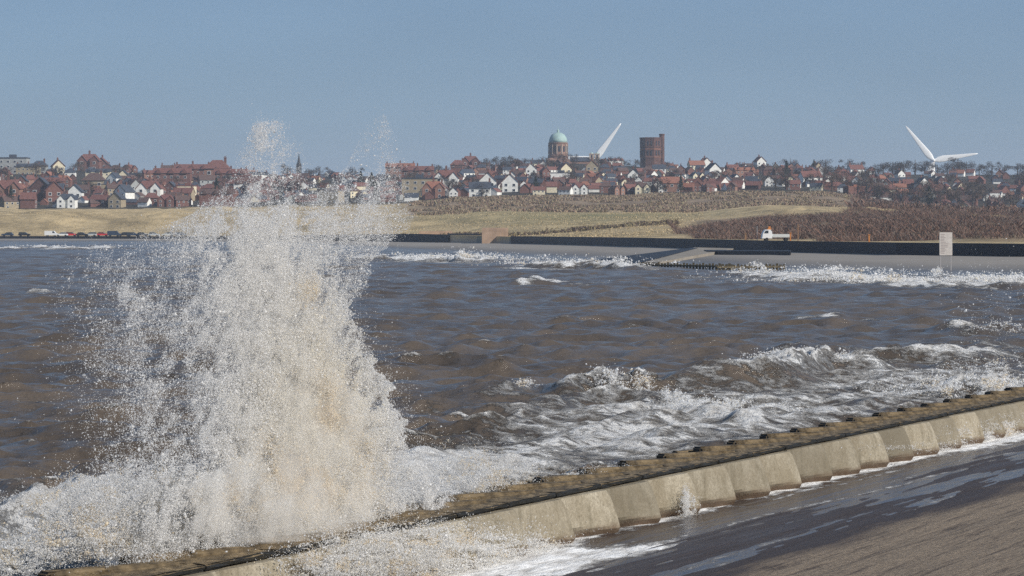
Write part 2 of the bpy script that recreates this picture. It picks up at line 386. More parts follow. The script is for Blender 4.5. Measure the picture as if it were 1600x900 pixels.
big = noise(n, l, .35, 6, stretch=(.35, 1.6, 1)); fine = noise(n, l, 9, 8, stretch=(.6, 1.2, 1), rough=.85)
dw = mth(n, l, 'ADD', dist, mth(n, l, 'MULTIPLY', big, 4.0))
dry = ramp(n, l, dw, 7.4, 8.6)
pale = mixc(n, l, ramp(n, l, fine, .3, .7), (0.09, 0.07, 0.05), (0.44, 0.345, 0.25))
dark = mixc(n, l, ramp(n, l, fine, .3, .7), (0.035, 0.026, 0.024), (0.085, 0.062, 0.052))
rut = noise(n, l, 1.0, 8, stretch=(.35, 6.5, 1), rough=.72)
pale = mixc(n, l, ramp(n, l, rut, .36, .50, .15, 1.), dark, pale)
l.new(mixc(n, l, dry, dark, pale), b.inputs['Base Color'])
film = ramp(n, l, noise(n, l, 1.0, 8, stretch=(.16, 3.2, 1), rough=.7), .36, .66); film = mth(n, l, 'MULTIPLY', film, ramp(n, l, dw, 4.0, 8.0, 1, 0)); l.new(mth(n, l, 'ADD', ramp(n, l, film, 0, 1, .6, .24), ramp(n, l, dry, 0, 1, 0, .15)), b.inputs['Roughness']); l.new(ramp(n, l, film, 0, 1, .22, .5), b.inputs['Specular IOR Level'])
bb = n.new('ShaderNodeBump'); bb.inputs['Distance'].default_value = .07
l.new(mth(n, l, 'ADD', fine, mth(n, l, 'MULTIPLY', rut, 1.3)), bb.inputs['Height']); l.new(bb.outputs[0], b.inputs['Normal'])
local_obj('concrete_apron_ground', np.stack([UU, VL, AZ], -1).reshape(-1, 3), grid_faces(*UU.shape), am, kind='structure')

# thin sheet of sea water running over the apron
ws = -np.arange(-.3, 8.5, .06)[::-1]; U2, V2 = np.meshgrid(us, ws)
d2 = -V2
streak = fbm(U2/5.0, d2*2.2, 3, 4)
WZ = 0.035 + (streak-.5)*.05 + (fbm(U2/1.6, d2*5, 5, 3)-.5)*.045
WZ += np.clip(d2-2., 0, 2.5)*0.016; WZ -= np.clip(d2-4.5, 0, 9)*0.01
fo2 = 1.15*np.exp(-np.clip(d2 - .15, 0, 9)/.35) * (.25 + 1.1*fbm(U2/2.0, d2*0, 4, 3)) * (.75 + .5*sstep(8, 20, U2))
pxw = None
Xw = A0[0] + U2*DU[0] + V2*DV[0]; Yw = A0[1] + U2*DU[1] + V2*DV[1]
PXW = Xw/Yw*F + 800; PYW = HY + CH*F/Yw
fo2 += 1.1*np.exp(-np.abs((PXW-760)/170)**4 - np.abs((PYW-885)/(26))**3) + .9*np.exp(-((PXW-960)/110)**2-((PYW-866 + .1*(PXW-960))/9)**2) + 1.0*np.exp(-((PXW-1560)/70)**2 - ((PYW-690+.2*(PXW-1560))/9)**2)
fo2 += .42*np.exp(-((d2 - 1.9 - .8*fbm(U2/9, d2*0, 2, 2))/.13)**2)*sstep(.35,.6,fbm(U2/7, d2*0+3, 6, 2)) + .3*sstep(.55,.75,fbm(U2/6, d2*3, 7, 4))
ws_obj = local_obj('wash_water', np.stack([U2, V2, WZ], -1).reshape(-1, 3), grid_faces(*U2.shape), water_mat('thin_wash_water', (0.045, 0.036, 0.035), rough=.16, bumpd=.06, stretch=(.22, 2.4, 1)), kind='structure')
a = ws_obj.data.attributes.new('foam', 'FLOAT', 'POINT'); a.data.foreach_set('value', np.clip(fo2, 0, 1.5).ravel().astype(np.float32))

# ------------------------------------------------------------------ sea wall units
def conc_mat():
    m = bpy.data.materials.new('weathered_concrete'); m.use_nodes = True
    n = m.node_tree.nodes; l = m.node_tree.links; b = n['Principled BSDF']; b.inputs['Roughness'].default_value = .75; b.inputs['Specular IOR Level'].default_value = .3
    oi = n.new('ShaderNodeObjectInfo'); tq = n.new('ShaderNodeTexCoord'); ad = n.new('ShaderNodeVectorMath'); ad.operation = 'MULTIPLY_ADD'; l.new(oi.outputs['Location'], ad.inputs[0]); ad.inputs[1].default_value = (1.7, 1.3, 0); l.new(tq.outputs['Object'], ad.inputs[2]); W_ = ad.outputs[0]
    f1 = ramp(n, l, noise(n, l, 14, 8, vec=W_, rough=.8), .32, .68); f2 = ramp(n, l, noise(n, l, 1.3, 5, vec=W_), .35, .65)
    c = mixc(n, l, f1, (0.20, 0.17, 0.12), (0.56, 0.50, 0.385)); c = mixc(n, l, mth(n, l, 'MULTIPLY', f2, .6), c, (0.19, 0.15, 0.09)); c = mixc(n, l, ramp(n, l, noise(n, l, 3.5, 7, vec=W_, stretch=(1, 1, .12), rough=.7), .5, .7, 0, .6), c, (0.12, 0.10, 0.06))
    c = mixc(n, l, mth(n, l, 'MULTIPLY', oi.outputs['Random'], .8), c, (0.13, 0.11, 0.075))
    t = n.new('ShaderNodeTexCoord'); sep = n.new('ShaderNodeSeparateXYZ'); l.new(t.outputs['Object'], sep.inputs[0])
    zz = mth(n, l, 'ADD', sep.outputs[2], mth(n, l, 'MULTIPLY', noise(n, l, 2.5, 5, vec=W_), .25))
    c = mixc(n, l, ramp(n, l, zz, .24, .42, .8, 0), c, (0.10, 0.055, 0.03))
    l.new(c, b.inputs['Base Color'])
    bb = n.new('ShaderNodeBump'); bb.inputs['Distance'].default_value = .03; l.new(noise(n, l, 16, 6, rough=.75), bb.inputs['Height']); l.new(bb.outputs[0], b.inputs['Normal'])
    return m
CONC = conc_mat()
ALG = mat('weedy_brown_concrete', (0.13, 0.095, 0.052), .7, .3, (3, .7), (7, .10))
BLK = mat('black_slab_shade', (0.012, 0.011, 0.008), .5, .4, (6, .4), (20, .02))  # shade painted in as black on the slabs' left ends and cap fronts
wall = empty('sea_wall', (A0[0], A0[1], 0), WALL_ROT)
tag(wall, 'pale concrete sea wall of scalloped blocks with brown stepped slabs behind', 'sea wall')
PITCH = 2.45
def block_mesh(seed):
    r = random.Random(seed); nu, nz_ = 20, 18
    L = PITCH - 0.035; V = []; Fs = []
    for j in range(nz_ + 1):
        z = -0.25 + (TOPZ + .25) * j / nz_
        for i in range(nu + 1):
            s = i / nu
            # face twists: towards its right end the foot swings out to the land side
            low = max(0, 1 - max(z, 0) / TOPZ)
            out_ = 0.03 + 0.40 * s**1.7 * low**.7 + 0.09*s
            edge = 0.035 * (math.exp(-(s/.03)**2) + math.exp(-((1-s)/.03)**2))
            under = 0.0
            zc = 0.16 + .20*(1-s)**1.2          # undercut foot, rising to the left
            if z < zc: under = (zc - max(z, -.1)) * .9
            V.append((s*L, -(out_ - edge - under), z))
    k = nu + 1
    for j in range(nz_):
        for i in range(nu): Fs.append((j*k+i, j*k+i+1, (j+1)*k+i+1, (j+1)*k+i))
    nb = len(V)
    V += [(0, .5, -.25), (L, .5, -.25), (L, .5, TOPZ), (0, .5, TOPZ)]
    top = [nz_*k + i for i in range(k)]
    Fs.append(tuple(top) + (nb+2, nb+3)); Fs.append(tuple(j*k for j in range(nz_+1))[::1] + (nb+3, nb+0)); Fs.append(tuple(j*k+nu for j in range(nz_+1))[::-1] + (nb+1, nb+2))
    Fs.append((nb, nb+1, nb+2, nb+3)); Fs.append(tuple(range(k))[::-1] + (nb, nb+1))
    me = bpy.data.meshes.new('block'); me.from_pydata(V, [], Fs); me.materials.append(CONC); return me
blk = block_mesh(1)
def bev_box(name, x0, x1, y0, y1, z0, z1, mats, parent, rot=0, bev=.05, seed=0, tilt=0):
    import bmesh
    bm = bmesh.new(); bmesh.ops.create_cube(bm, size=1)
    for v in bm.verts: v.co = Vector(((x1-x0)*v.co.x, (y1-y0)*v.co.y, (z1-z0)*v.co.z))
    bmesh.ops.bevel(bm, geom=bm.edges[:], offset=bev, segments=3, affect='EDGES')
    rr = random.Random(seed)
    bmesh.ops.subdivide_edges(bm, edges=[e for e in bm.edges if e.calc_length() > .5], cuts=5, use_grid_fill=True)
    for v in bm.verts: v.co += Vector((rr.gauss(0,.006), rr.gauss(0,.006), rr.gauss(0,.006)))
    me = bpy.data.meshes.new(name); bm.to_mesh(me); bm.free()
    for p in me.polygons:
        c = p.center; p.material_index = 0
        if len(mats) > 1 and (p.normal.x < -.45 or (p.normal.y < -.6 and name == 'cap_slab')): p.material_index = 1  # left ends and cap front edge get the painted shade
    o = link(name, me, mats, parent); o.location = ((x0+x1)/2, (y0+y1)/2, (z0+z1)/2); o.rotation_euler = (tilt, 0, rot); return o
for i in range(-14, 16):
    u0 = i*PITCH + 0.35; rj = random.Random(i+50)
    bo = bpy.data.objects.new('block', blk); COL.objects.link(bo); bo.parent = wall
    bo.location = (u0, rj.uniform(-.02, .02), rj.uniform(-.012, .012))
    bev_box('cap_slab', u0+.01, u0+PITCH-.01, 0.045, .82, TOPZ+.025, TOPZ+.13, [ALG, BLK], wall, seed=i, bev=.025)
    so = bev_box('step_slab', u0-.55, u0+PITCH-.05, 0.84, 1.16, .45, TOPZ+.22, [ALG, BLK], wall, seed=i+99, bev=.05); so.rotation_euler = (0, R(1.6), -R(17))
    lowz = (1.12 if -6 < i < 4 else 1.05) + rj.uniform(-.04, .03)
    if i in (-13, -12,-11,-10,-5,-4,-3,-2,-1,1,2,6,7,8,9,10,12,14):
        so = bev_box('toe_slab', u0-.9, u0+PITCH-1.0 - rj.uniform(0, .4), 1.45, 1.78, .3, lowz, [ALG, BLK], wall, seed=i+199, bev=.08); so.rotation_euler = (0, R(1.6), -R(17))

# ------------------------------------------------------------------ spray, foam
TET_V = np.array([(1,1,1),(1,-1,-1),(-1,1,-1),(-1,-1,1)], float)*.8
TET_F = np.array([(0,1,2),(0,3,1),(0,2,3),(1,3,2)])
OCT_V = np.array([(1,0,0),(-1,0,0),(0,1,0),(0,-1,0),(0,0,1),(0,0,-1)], float)
OCT_F = np.array([(0,2,4),(2,1,4),(1,3,4),(3,0,4),(2,0,5),(1,2,5),(3,1,5),(0,3,5)])
def drops(name, P, r, mats, midx, rs, squash=.35, stretch=None):
    n_ = len(P); TV, TF = (TET_V, TET_F) if n_ > 120000 else (OCT_V, OCT_F); nv = len(TV); nf = len(TF)
    sc3 = r[:, None] * (1 + squash * rs.standard_normal((n_, 3))).clip(.35, 2.2)
    M = TV[None] * sc3[:, None, :]
    a = rs.random((n_, 3)) * 6.283      # random turn
    ca, sa = np.cos(a[:, 0]), np.sin(a[:, 0]); x = M[..., 0]*ca[:, None] - M[..., 1]*sa[:, None]; y = M[..., 0]*sa[:, None] + M[..., 1]*ca[:, None]; z = M[..., 2]
    cb, sb = np.cos(a[:, 1]), np.sin(a[:, 1]); y2 = y*cb[:, None] - z*sb[:, None]; z2 = y*sb[:, None] + z*cb[:, None]
    Vv_ = np.stack([x, y2, z2], -1) + P[:, None, :]
    Ff = (TF[None] + (np.arange(n_)*nv)[:, None, None]).reshape(-1, 3)
    me = np_mesh(name, Vv_.reshape(-1, 3), Ff)
    o = link(name, me, mats, midx=np.repeat(midx, nf), smooth=True)
    o.visible_shadow = True
    return o
def drop_mat(name, c, trans=.35):
    m = bpy.data.materials.new(name); m.use_nodes = True; n = m.node_tree.nodes; l = m.node_tree.links; n.remove(n['Principled BSDF'])
    d = n.new('ShaderNodeBsdfDiffuse'); d.inputs[0].default_value = (*c, 1); tr = n.new('ShaderNodeBsdfTranslucent'); tr.inputs[0].default_value = (*c, 1)
    mx = n.new('ShaderNodeMixShader'); mx.inputs[0].default_value = trans; l.new(d.outputs[0], mx.inputs[1]); l.new(tr.outputs[0], mx.inputs[2])
    tp = n.new('ShaderNodeBsdfTransparent'); m2 = n.new('ShaderNodeMixShader'); m2.inputs[0].default_value = .30; l.new(mx.outputs[0], m2.inputs[1]); l.new(tp.outputs[0], m2.inputs[2]); l.new(m2.outputs[0], n['Material Output'].inputs[0]); return m
DM = [drop_mat('white_spray_drops', (.97, .965, .955), .4), drop_mat('cream_spray_drops', (.95, .91, .82), .4), drop_mat('sandy_spray_drops', (.93, .82, .64), .4)]

# plume: blobs (cx, cy, sx, sy, lean, droplets), described on the plane of the wall at 84 px per metre
rs = np.random.default_rng(3)
BL = [(470,720,75,80,-.12,70000), (480,620,58,80,-.18,52000), (455,520,50,75,-.15,42000), (425,430,48,50,-.1,26000), (525,650,45,75,-.45,24000), (575,730,50,55,-.5,24000),
      (610,785,60,42,-.3,26000), (385,620,45,95,.05,17000), (365,500,45,75,.05,15000), (335,385,40,40,0,15000), (400,350,42,42,0,9000), (412,285,20,46,.0,6800), (420,215,15,18,0,900), (415,255,20,32,0,2200),
      (520,325,48,34,0,8000), (580,290,26,45,.1,2900), (592,215,11,32,.25,330), (560,365,60,36,0,5200), (180,445,34,32,0,3000), (205,500,55,55,0,1900), (265,560,55,80,.1,2300), (260,680,60,70,0,2300), (590,560,38,65,0,2400), (620,330,18,32,0,500),
      (650,710,45,45,-.3,5000), (480,800,110,36,0,30000), (340,800,85,40,0,18000), (420,860,110,25,0,10000), (310,720,55,60,0,8000), (440,540,120,150,0,9000), (700,760,40,28,0,3000), (480,260,75,50,0,600)]
PXs = []; PYs = []
for (cx, cy, sx, sy, lean, cnt) in BL:
    cnt = int(cnt*5.4)
    x = rs.standard_normal(cnt*2); y = rs.standard_normal(cnt*2)
    xx = cx + x*sx + lean*(-(y*sy)); yy = cy + y*sy
    # clumps and streaks
    nn_ = .5*fbm(xx/70 + yy/160 + 3, yy/90, 2, 4, .6) + .5*fbm(xx/13 + yy/50, yy/21, 5, 4, .65); keep = rs.random(cnt*2) < np.clip((nn_-.38)*4.2, .08, 1)
    PXs.append(xx[keep]); PYs.append(yy[keep])
# ballistic jets
for k in range(150):
    bx = rs.normal(475, 80); by = 820 - rs.random()*60
    ang = rs.normal(-.10, .28) + (bx-470)/700; hgt = abs(rs.normal(0, 1))*210 + 120
    if abs(bx-450) > 130: hgt *= .5
    m_ = int(700 + hgt*5); t_ = rs.random(m_)**.8
    xx = bx + math.sin(ang)*hgt*t_ + rs.standard_normal(m_)*(2+9*t_) + 14*np.sin(t_*5+k); yy = by - hgt*(2*t_ - t_**2*1.0) + rs.standard_normal(m_)*(2+8*t_)
    PXs.append(xx); PYs.append(yy)
xx = np.concatenate(PXs); yy = np.concatenate(PYs)
# right edge of the plume is sharp
edge = np.interp(yy, [180, 330, 400, 480, 560, 640, 720, 800, 900], [640, 650, 590, 560, 590, 625, 655, 720, 760]) + (fbm(yy/20, yy*0, 3, 4)-.5)*60
thin_ = rs.random(len(xx)) < np.interp(yy, [180,300,350,420,520,650], [.8,.52,.52,.70,.9,1]) * np.where((yy > 250) & (yy < 330), .5 + .5*np.clip(np.abs(xx-485)/40, 0, 1), 1); xx = xx[thin_]; yy = yy[thin_]; edge = edge[thin_]
over = xx - edge; topy = np.interp(xx, [0,110,200,300,350,385,400,440,465,500,540,575,600,640,700], [480,400,375,335,290,215,190,188,215,300,262,190,178,260,600]); up_ = topy - yy
keep = (up_ < 0) | (rs.random(len(xx)) < .25*np.exp(-np.clip(up_,0,999)/10)); xx = xx[keep]; yy = yy[keep]; over = over[keep]
keep = (over < 0) | (rs.random(len(xx)) < .12*np.exp(-np.clip(over,0,999)/25)); xx = xx[keep]; yy = yy[keep]
Zw = wallZ(xx) + 1.6 + np.abs(rs.standard_normal(len(xx)))*.9
Xw = PX(xx, Zw); Zz = PZ(yy, Zw)
keep = Zz > .1; xx, yy, Zw, Xw, Zz = (q[keep] for q in (xx, yy, Zw, Xw, Zz))
rad = .0032 * np.exp(rs.standard_normal(len(xx))*.5) * np.interp(yy, [180, 400, 800], [1.05, 1.05, 1.4])
big = rs.random(len(xx)) < .02; rad[big] *= 2.2
tan_w = .8*np.exp(-((xx-490)/75)**2 - ((yy-735)/60)**2) + .5*np.exp(-((xx-510)/40)**2-((yy-640)/45)**2) + .55*np.exp(-((xx-385)/60)**2-((yy-770)/30)**2)+ .4*np.exp(-((xx-490)/22)**2-((yy-455)/22)**2)
cr_w = .9*np.exp(-((xx-500)/85)**2 - ((yy-680)/170)**2)
tn = fbm(xx/30+7, yy/30, 5, 4)
mi = np.where(rs.random(len(xx)) < tan_w*np.clip((tn-.35)*4, 0, 1.2), 2, np.where(rs.random(len(xx)) < cr_w, 1, 0))
tag(drops('sea_spray', np.stack([Xw, Zw, Zz], -1), rad, DM, mi, rs), 'tall burst of white and sandy spray thrown up by the wall', 'spray', kind='stuff')

# soft mist hanging in the core of the burst: an uneven closed column of fine droplets too small to model
cy_ = [(850,420,120),(825,445,150),(780,470,150),(720,480,140),(660,475,118),(600,465,100),(540,455,92),(490,445,80),(440,430,66),(395,420,50),(360,415,34),(330,412,20),(300,410,10)]
mv = []; NA = 40; PLV = np.interp(np.linspace(0, len(cy_)-1, 60), range(len(cy_)), [c[0] for c in cy_]); PLC = np.interp(np.linspace(0, len(cy_)-1, 60), range(len(cy_)), [c[1] for c in cy_]); PLR = np.interp(np.linspace(0, len(cy_)-1, 60), range(len(cy_)), [c[2] for c in cy_]); PLR[0] *= .5; PLR[-1] *= .3; PLR[-2] *= .7
for j in range(60):
    for k in range(NA):
        a_ = 2*math.pi*k/NA; nn_ = float(fbm(np.array([2*math.cos(a_)+5+j*.16]), np.array([2*math.sin(a_)+j*.22+5]), 3, 4)[0]); r_ = PLR[j]*(.45 + 1.0*nn_)
        x_ = PLC[j] + r_*math.cos(a_); Zb = float(wallZ(x_)) + 2.2 + .015*r_*math.sin(a_); mv.append((PX(x_, Zb), Zb, PZ(PLV[j], Zb)))
mf = [(j*NA+k, j*NA+(k+1) % NA, (j+1)*NA+(k+1) % NA, (j+1)*NA+k) for j in range(59) for k in range(NA)] + [tuple(range(NA))[::-1], tuple(59*NA+k for k in range(NA))]
mm = bpy.data.materials.new('fine_mist'); mm.use_nodes = True; n = mm.node_tree.nodes; l = mm.node_tree.links; n.remove(n['Principled BSDF'])
v = n.new('ShaderNodeVolumePrincipled'); v.inputs['Color'].default_value = (.99, .972, .935, 1); v.inputs['Anisotropy'].default_value = 0.0
gz_ = n.new('ShaderNodeTexCoord'); sz_ = n.new('ShaderNodeSeparateXYZ'); l.new(gz_.outputs['Object'], sz_.inputs[0]); l.new(mth(n, l, 'MULTIPLY', ramp(n, l, noise(n, l, 1.5, 6, stretch=(1, 1, .45), rough=.7), .42, .64, 0, 1.5), ramp(n, l, sz_.outputs[2], 2., 6.5, 1, .2)), v.inputs['Density']); l.new(v.outputs[0], n['Material Output'].inputs['Volume'])
tag(mesh_obj('spray_mist', mv, mf, mm), 'soft white mist in the core of the spray burst', 'mist', kind='stuff')

# churned foam: px, py, sx, sy, count, size, sandy share
def churn(name, items, seed, label, zoff=(1.4, 1.2), wallbased=True, front=False):
    rs = np.random.default_rng(seed); P = []; Rr = []; Mi = []
    for (cx, cy, sx, sy, cnt, size, sandy, *zz) in items:
        if not zz: cnt = int(cnt*2.4); size = size*.6
        x = cx + rs.standard_normal(cnt*2)*sx; y = cy + rs.standard_normal(cnt*2)*sy
        k = rs.random(cnt*2) < np.clip((fbm(x/(sx*.35+4), y/(sy*.35+3), seed % 8, 4, .6)-.38)*4.5, .03, 1); x = x[k]; y = y[k]
        if zz: Zc = zz[0] * np.ones(len(x)) + rs.standard_normal(len(x))*zz[0]*.004
        elif front: Zc = wallZ(x) - .35 - np.abs(rs.standard_normal(len(x)))*.5
        else: Zc = wallZ(x) + zoff[0] + np.abs(rs.standard_normal(len(x)))*zoff[1]
        P.append(np.stack([PX(x, Zc), Zc, PZ(y, Zc)], -1)); Rr.append(size*np.exp(rs.standard_normal(len(x))*.45))
        tz = fbm(x/28+3, y/18, 5, 3); Mi.append(np.where(rs.random(len(x)) < np.clip((tz-.68+.3*sandy**.5)*4, 0, .4), 2, np.where(rs.random(len(x)) < .15, 1, 0)))
    P = np.concatenate(P); k = P[:, 2] > -.02
    return tag(drops(name, P[k], np.concatenate(Rr)[k], DM, np.concatenate(Mi)[k], rs), label, 'foam', kind='stuff')
churn('wall_splash', [(700,870,90,18,20000,.011,.06), (800,870,70,14,12000,.010,.03), (620,880,60,22,16000,.012,.12), (660,860,50,20,9000,.011,.45), (900,862,60,7,7000,.009,0),
      (560,850,40,18,1800,.009,.1), (720,845,70,16,2600,.008,.1), (1555,687,35,9,9000,.011,0), (1590,674,22,10,7000,.011,0), (1480,700,50,5,3000,.009,0), (1072,780,3,8,2200,.009,0), (1077,793,6,8,3200,.010,0), (530,885,35,12,5000,.011,.05), (990,858,30,3,1500,.009,0)], 5,
      'white foam splashing over the front foot of the concrete wall', front=True)
churn('breaking_foam', [(230,775,60,22,14000,.010,.15), (215,745,22,16,1200,.008,0), (150,835,45,18,12000,.012,.75), (120,790,50,12,5000,.009,.1), (240,850,60,16,9000,.012,.2), (380,855,80,16,13000,.012,.15), (60,860,50,16,3500,.010,.1),
      (520,820,70,20,12000,.012,.5), (640,800,60,18,9000,.011,.2), (720,745,45,22,4500,.009,.25), (770,750,40,16,4500,.010,.2), (300,810,60,25,9000,.011,.1), (15,880,30,12,2500,.011,.1), (790,740,30,22,600,.007,.1), (960,735,15,5,700,.009,0), (905,742,14,5,500,.009,0)], 8,
      'pale churned foam of the wave breaking on the seaward side of the wall', zoff=(2.6, 1.6))
churn('crest_foam', [(950,592,18,8,1400,.018,.2,119.), (1005,600,8,9,700,.016,.4,118), (1050,618,10,7,700,.016,.4,113), (1110,632,35,8,2500,.014,.1,108), (1190,645,35,8,2200,.013,0,104), (1230,558,28,6,2200,.020,.05,136), (1300,560,25,5,1800,.018,.1,136), (820,600,10,4,400,.016,.2,119),
      (1510,608,45,9,6000,.016,.55,113), (1560,590,40,14,3500,.014,.3,115), (1440,600,50,8,2000,.014,.1,118), (1545,512,25,5,1200,.022,0,180), (700,403,70,3.5,3500,.075,.05,520), (725,400,14,5,900,.07,0,520), (900,413,60,3.5,3000,.065,.05,450), (965,412,22,5,1500,.06,.05,430),
      (1290,430,60,6,3500,.05,.05,360), (1200,426,40,4,1500,.05,.05,380), (1304,424,10,5,700,.045,.05,360), (1430,438,120,5,5000,.05,.05,330), (1560,440,60,6,3500,.05,0,320), (1183,418,8,4,400,.05,0,380), (100,387,60,1.6,1400,.13,0,800), (600,404,40,2,900,.08,0,540), (1465,425,5,4,250,.045,0,360), (1570,500,50,50,900,.011,0,120), (240,572,40,2,120,.02,0,140)], 11,
      'white foam on the breaking crests offshore and along the far shore')

# ------------------------------------------------------------------ far sea wall
DARKW = mat('black_sea_wall', (0.016, 0.019, 0.026), .6, .3, (.3, .4))  # near-black base colour for the far wall, squat wall and groynes
PALEW = mat('pale_sandstone', (0.42, 0.29, 0.20), .85, .2, (.4, .25))
COPE = mat('grey_coping', (0.10, 0.095, 0.09), .8, .2, (.4, .25))
def strip_wall(name, p0, p1, n_, mat_, label, thick=3.4, zoff=0., hoff=0., cat='sea wall', step=None):
    ps = np.linspace(p0, p1, n_); Vt = []; Fs = []
    for p in ps:
        Z = float(wallB(p)) - .5; x = PX(p, Z); zb = float(wallBz(p)) - .6; zt = float(wallBz(p)) + float(wallH(p)) + hoff
        Z2 = Z + thick; x2 = PX(p, Z2)
        Vt += [(x, Z, zb), (x, Z, zt), (x2, Z2, zt), (x2, Z2, zb)]
    for i in range(n_ - 1):
        a = 4*i; b_ = a+4
        Fs += [(a, b_, b_+1, a+1), (a+1, b_+1, b_+2, a+2), (a+2, b_+2, b_+3, a+3)]
    Fs += [(0,1,2,3), (4*n_-1, 4*n_-2, 4*n_-3, 4*n_-4)]
    o = mesh_obj(name, Vt, Fs, mat_); return tag(o, label, cat)
strip_wall('far_sea_wall', -400, 700, 60, DARKW, 'low dark sea wall across the far shore behind the spray')
strip_wall('far_sea_wall', 798, 2150, 120, DARKW, 'long black sea wall curving along the far shore at right')
# set back bay with sunlit sandstone return
def bayblock(p0, p1, Z0, Z1, yb, yt, m, label):
    zb = PZ(yb, Z0) - .5; zt = PZ(yt, Z0)
    mb = MB(); x0, x1 = PX(p0, Z0), PX(p1, Z0); mb.box(0, x1-x0, 0, Z1-Z0, 0, zt-zb)
    o = mb.build('slipway_wall', m, loc=(x0, Z0, zb)); return tag(o, label, 'wall')
bayblock(699, 753, 872, 880, 384, 365, DARKW, 'dark squat wall left of the sandstone bastion')
bayblock(753, 794, 838, 850, 379, 356, PALEW, 'sunlit sandstone bastion breaking the dark far sea wall')
bayblock(655, 706, 900, 906, 374, 361, PALEW, 'low sandy coloured wall beside the dark squat wall')
# slipway ramps on the far apron
def quad_slab(name, pts, th, m, label, cat):
    Vt = []; 
    for (p, Z, dz) in pts: g = ground(p, Z) + dz; Vt.append((PX(p, Z), Z, g))
    k = len(pts); Vt += [(x, y, z-th) for x, y, z in Vt]
    Fs = [tuple(range(k)), tuple(range(k, 2*k))[::-1]] + [((i+1) % k, i, k+i, k+(i+1) % k) for i in range(k)]
    return tag(mesh_obj(name, Vt, Fs, m), label, cat)
RAMP = mat('ramp_concrete', (0.25, 0.22, 0.18), .8, .2, (.3, .2))
quad_slab('slipway', [(975, 475, .35), (1030, 472, .35), (1148, 556, .5), (1085, 575, .7)], 1.0, RAMP, 'pale sloping slipway running down the far apron to the water', 'slipway')
quad_slab('groyne', [(905, 497, .45), (990, 462, .45), (1090, 566, .75), (1080, 570, .75)], 1.2, DARKW, 'dark low groyne edging the left side of the pale slipway', 'groyne')
quad_slab('groyne', [(1100, 545, .7), (1106, 535, .7), (1235, 500, .7), (1236, 508, .7)], .8, DARKW, 'short dark kerb wall right of the top of the slipway', 'groyne')
WEED = mat('weedy_timber', (0.10, 0.08, 0.045), .8, .2, (1.5, .5))
def timber_row(p0, y0, p1, y1, n_, label):
    Z0 = CH*F/(y0-HY)*.99; Z1 = CH*F/(y1-HY)*.99; root = empty('timber_breastwork', (PX(p0, Z0), Z0, 0)); tag(root, label, 'breastwork')
    dx = PX(p1, Z1)-PX(p0, Z0); dy = Z1-Z0
    for i in range(n_):
        f = i/(n_-1); mb = MB(); mb.box(-.16, .16, -.16, .16, -1, .85 + .1*math.sin(i*2.3)); mb.build('post', WEED, root, loc=(dx*f, dy*f, 0))
    a = math.atan2(dy, dx); mb = MB(); mb.box(0, math.hypot(dx, dy), -.1, .1, .35, .6); o = mb.build('rail', WEED, root, loc=(0, -.27, 0)); o.rotation_euler = (0, 0, a)
timber_row(1000, 418, 1145, 421, 30, 'row of weedy posts standing in the surf near the slipway')
timber_row(1120, 422, 1225, 421, 20, 'row of weedy posts in the surf further right towards the board')

# notice board on two legs on the far apron
bz_ = 396.; bx_ = PX(1478, bz_); gz = ground(1478, bz_)
SIGN = mat('faded_white_board', (0.62, 0.56, 0.50), .6, .3, (3, .12))
INK = mat('grey_lettering', (0.40, 0.34, 0.31), .7); GAL = mat('galvanised_steel', (0.45, 0.42, 0.40), .5, .5, metallic=.3)
t_ = empty('notice_board', (bx_, bz_, gz)); tag(t_, 'tall faded white notice board on two legs on the far apron', 'notice board')
topz = PZ(363, bz_) - gz; botz = PZ(399, bz_) - gz; hw = 10/F*bz_
mb = MB(); mb.box(-hw, hw, 0, .08, botz, topz); mb.build('panel', SIGN, t_)
for s_ in (-1, 1):
    mb = MB(); mb.box(s_*hw*.82-.07, s_*hw*.82+.07, .085, .22, -.5, topz-.1); mb.build('leg', GAL, t_)
rj = random.Random(4)
for i in range(13):
    z = topz - .25 - i*(topz-botz-.4)/13; x = -hw*.8; n0 = 0; pts = []
    mb = MB(); w2 = rj.uniform(.55, 1.6)*hw*.8
    mb.box(x, x + w2, -.012, -.002, z-.09, z); mb.build('lettering', INK, t_)

# ------------------------------------------------------------------ vehicles and posts behind the far wall
TYRE = mat('tyre_rubber', (0.02, 0.02, 0.02), .8); GLS = mat('dark_glass', (0.03, 0.04, 0.05), .15, .6)
def paint(nm, c): return mat(nm, c, .35, .5)
CARP = {'white': paint('white_paint', (.75,.76,.76)), 'red': paint('red_paint', (.55,.03,.04)), 'dark blue': paint('blue_paint', (.03,.05,.09)), 'silver': paint('silver_paint', (.45,.48,.50)), 'pale grey': paint('grey_paint', (.55,.57,.56)), 'black': paint('black_paint', (.02,.02,.025))}
BODY = [(-2.1,.35),(-2.1,.75),(-1.95,.92),(-1.2,.98),(1.15,.98),(2.0,.88),(2.15,.6),(2.15,.35)]
CAB = [(-1.75,.97),(-1.35,1.42),(.35,1.45),(1.1,.97)]
ESTB = [(-2.0,.97),(-1.9,1.45),(.45,1.48),(1.15,.97)]
VANB = [(-2.3,.4),(-2.3,1.95),(1.1,1.98),(1.75,1.15),(2.3,.98),(2.35,.4)]
def wheel_mesh():
    mb = MB(); n_ = 16; Vt = []; 
    for y in (-.11, .11):
        for k in range(n_): Vt.append((.33*math.cos(6.2832*k/n_), y, .33*math.sin(6.2832*k/n_)))
    mb.add(Vt, [tuple(range(n_)), tuple(range(n_, 2*n_))[::-1]] + [((k+1) % n_, k, n_+k, n_+(k+1) % n_) for k in range(n_)]); me = mb.mesh('wheel'); me.materials.append(TYRE); return me
WH = wheel_mesh(); CM = {}
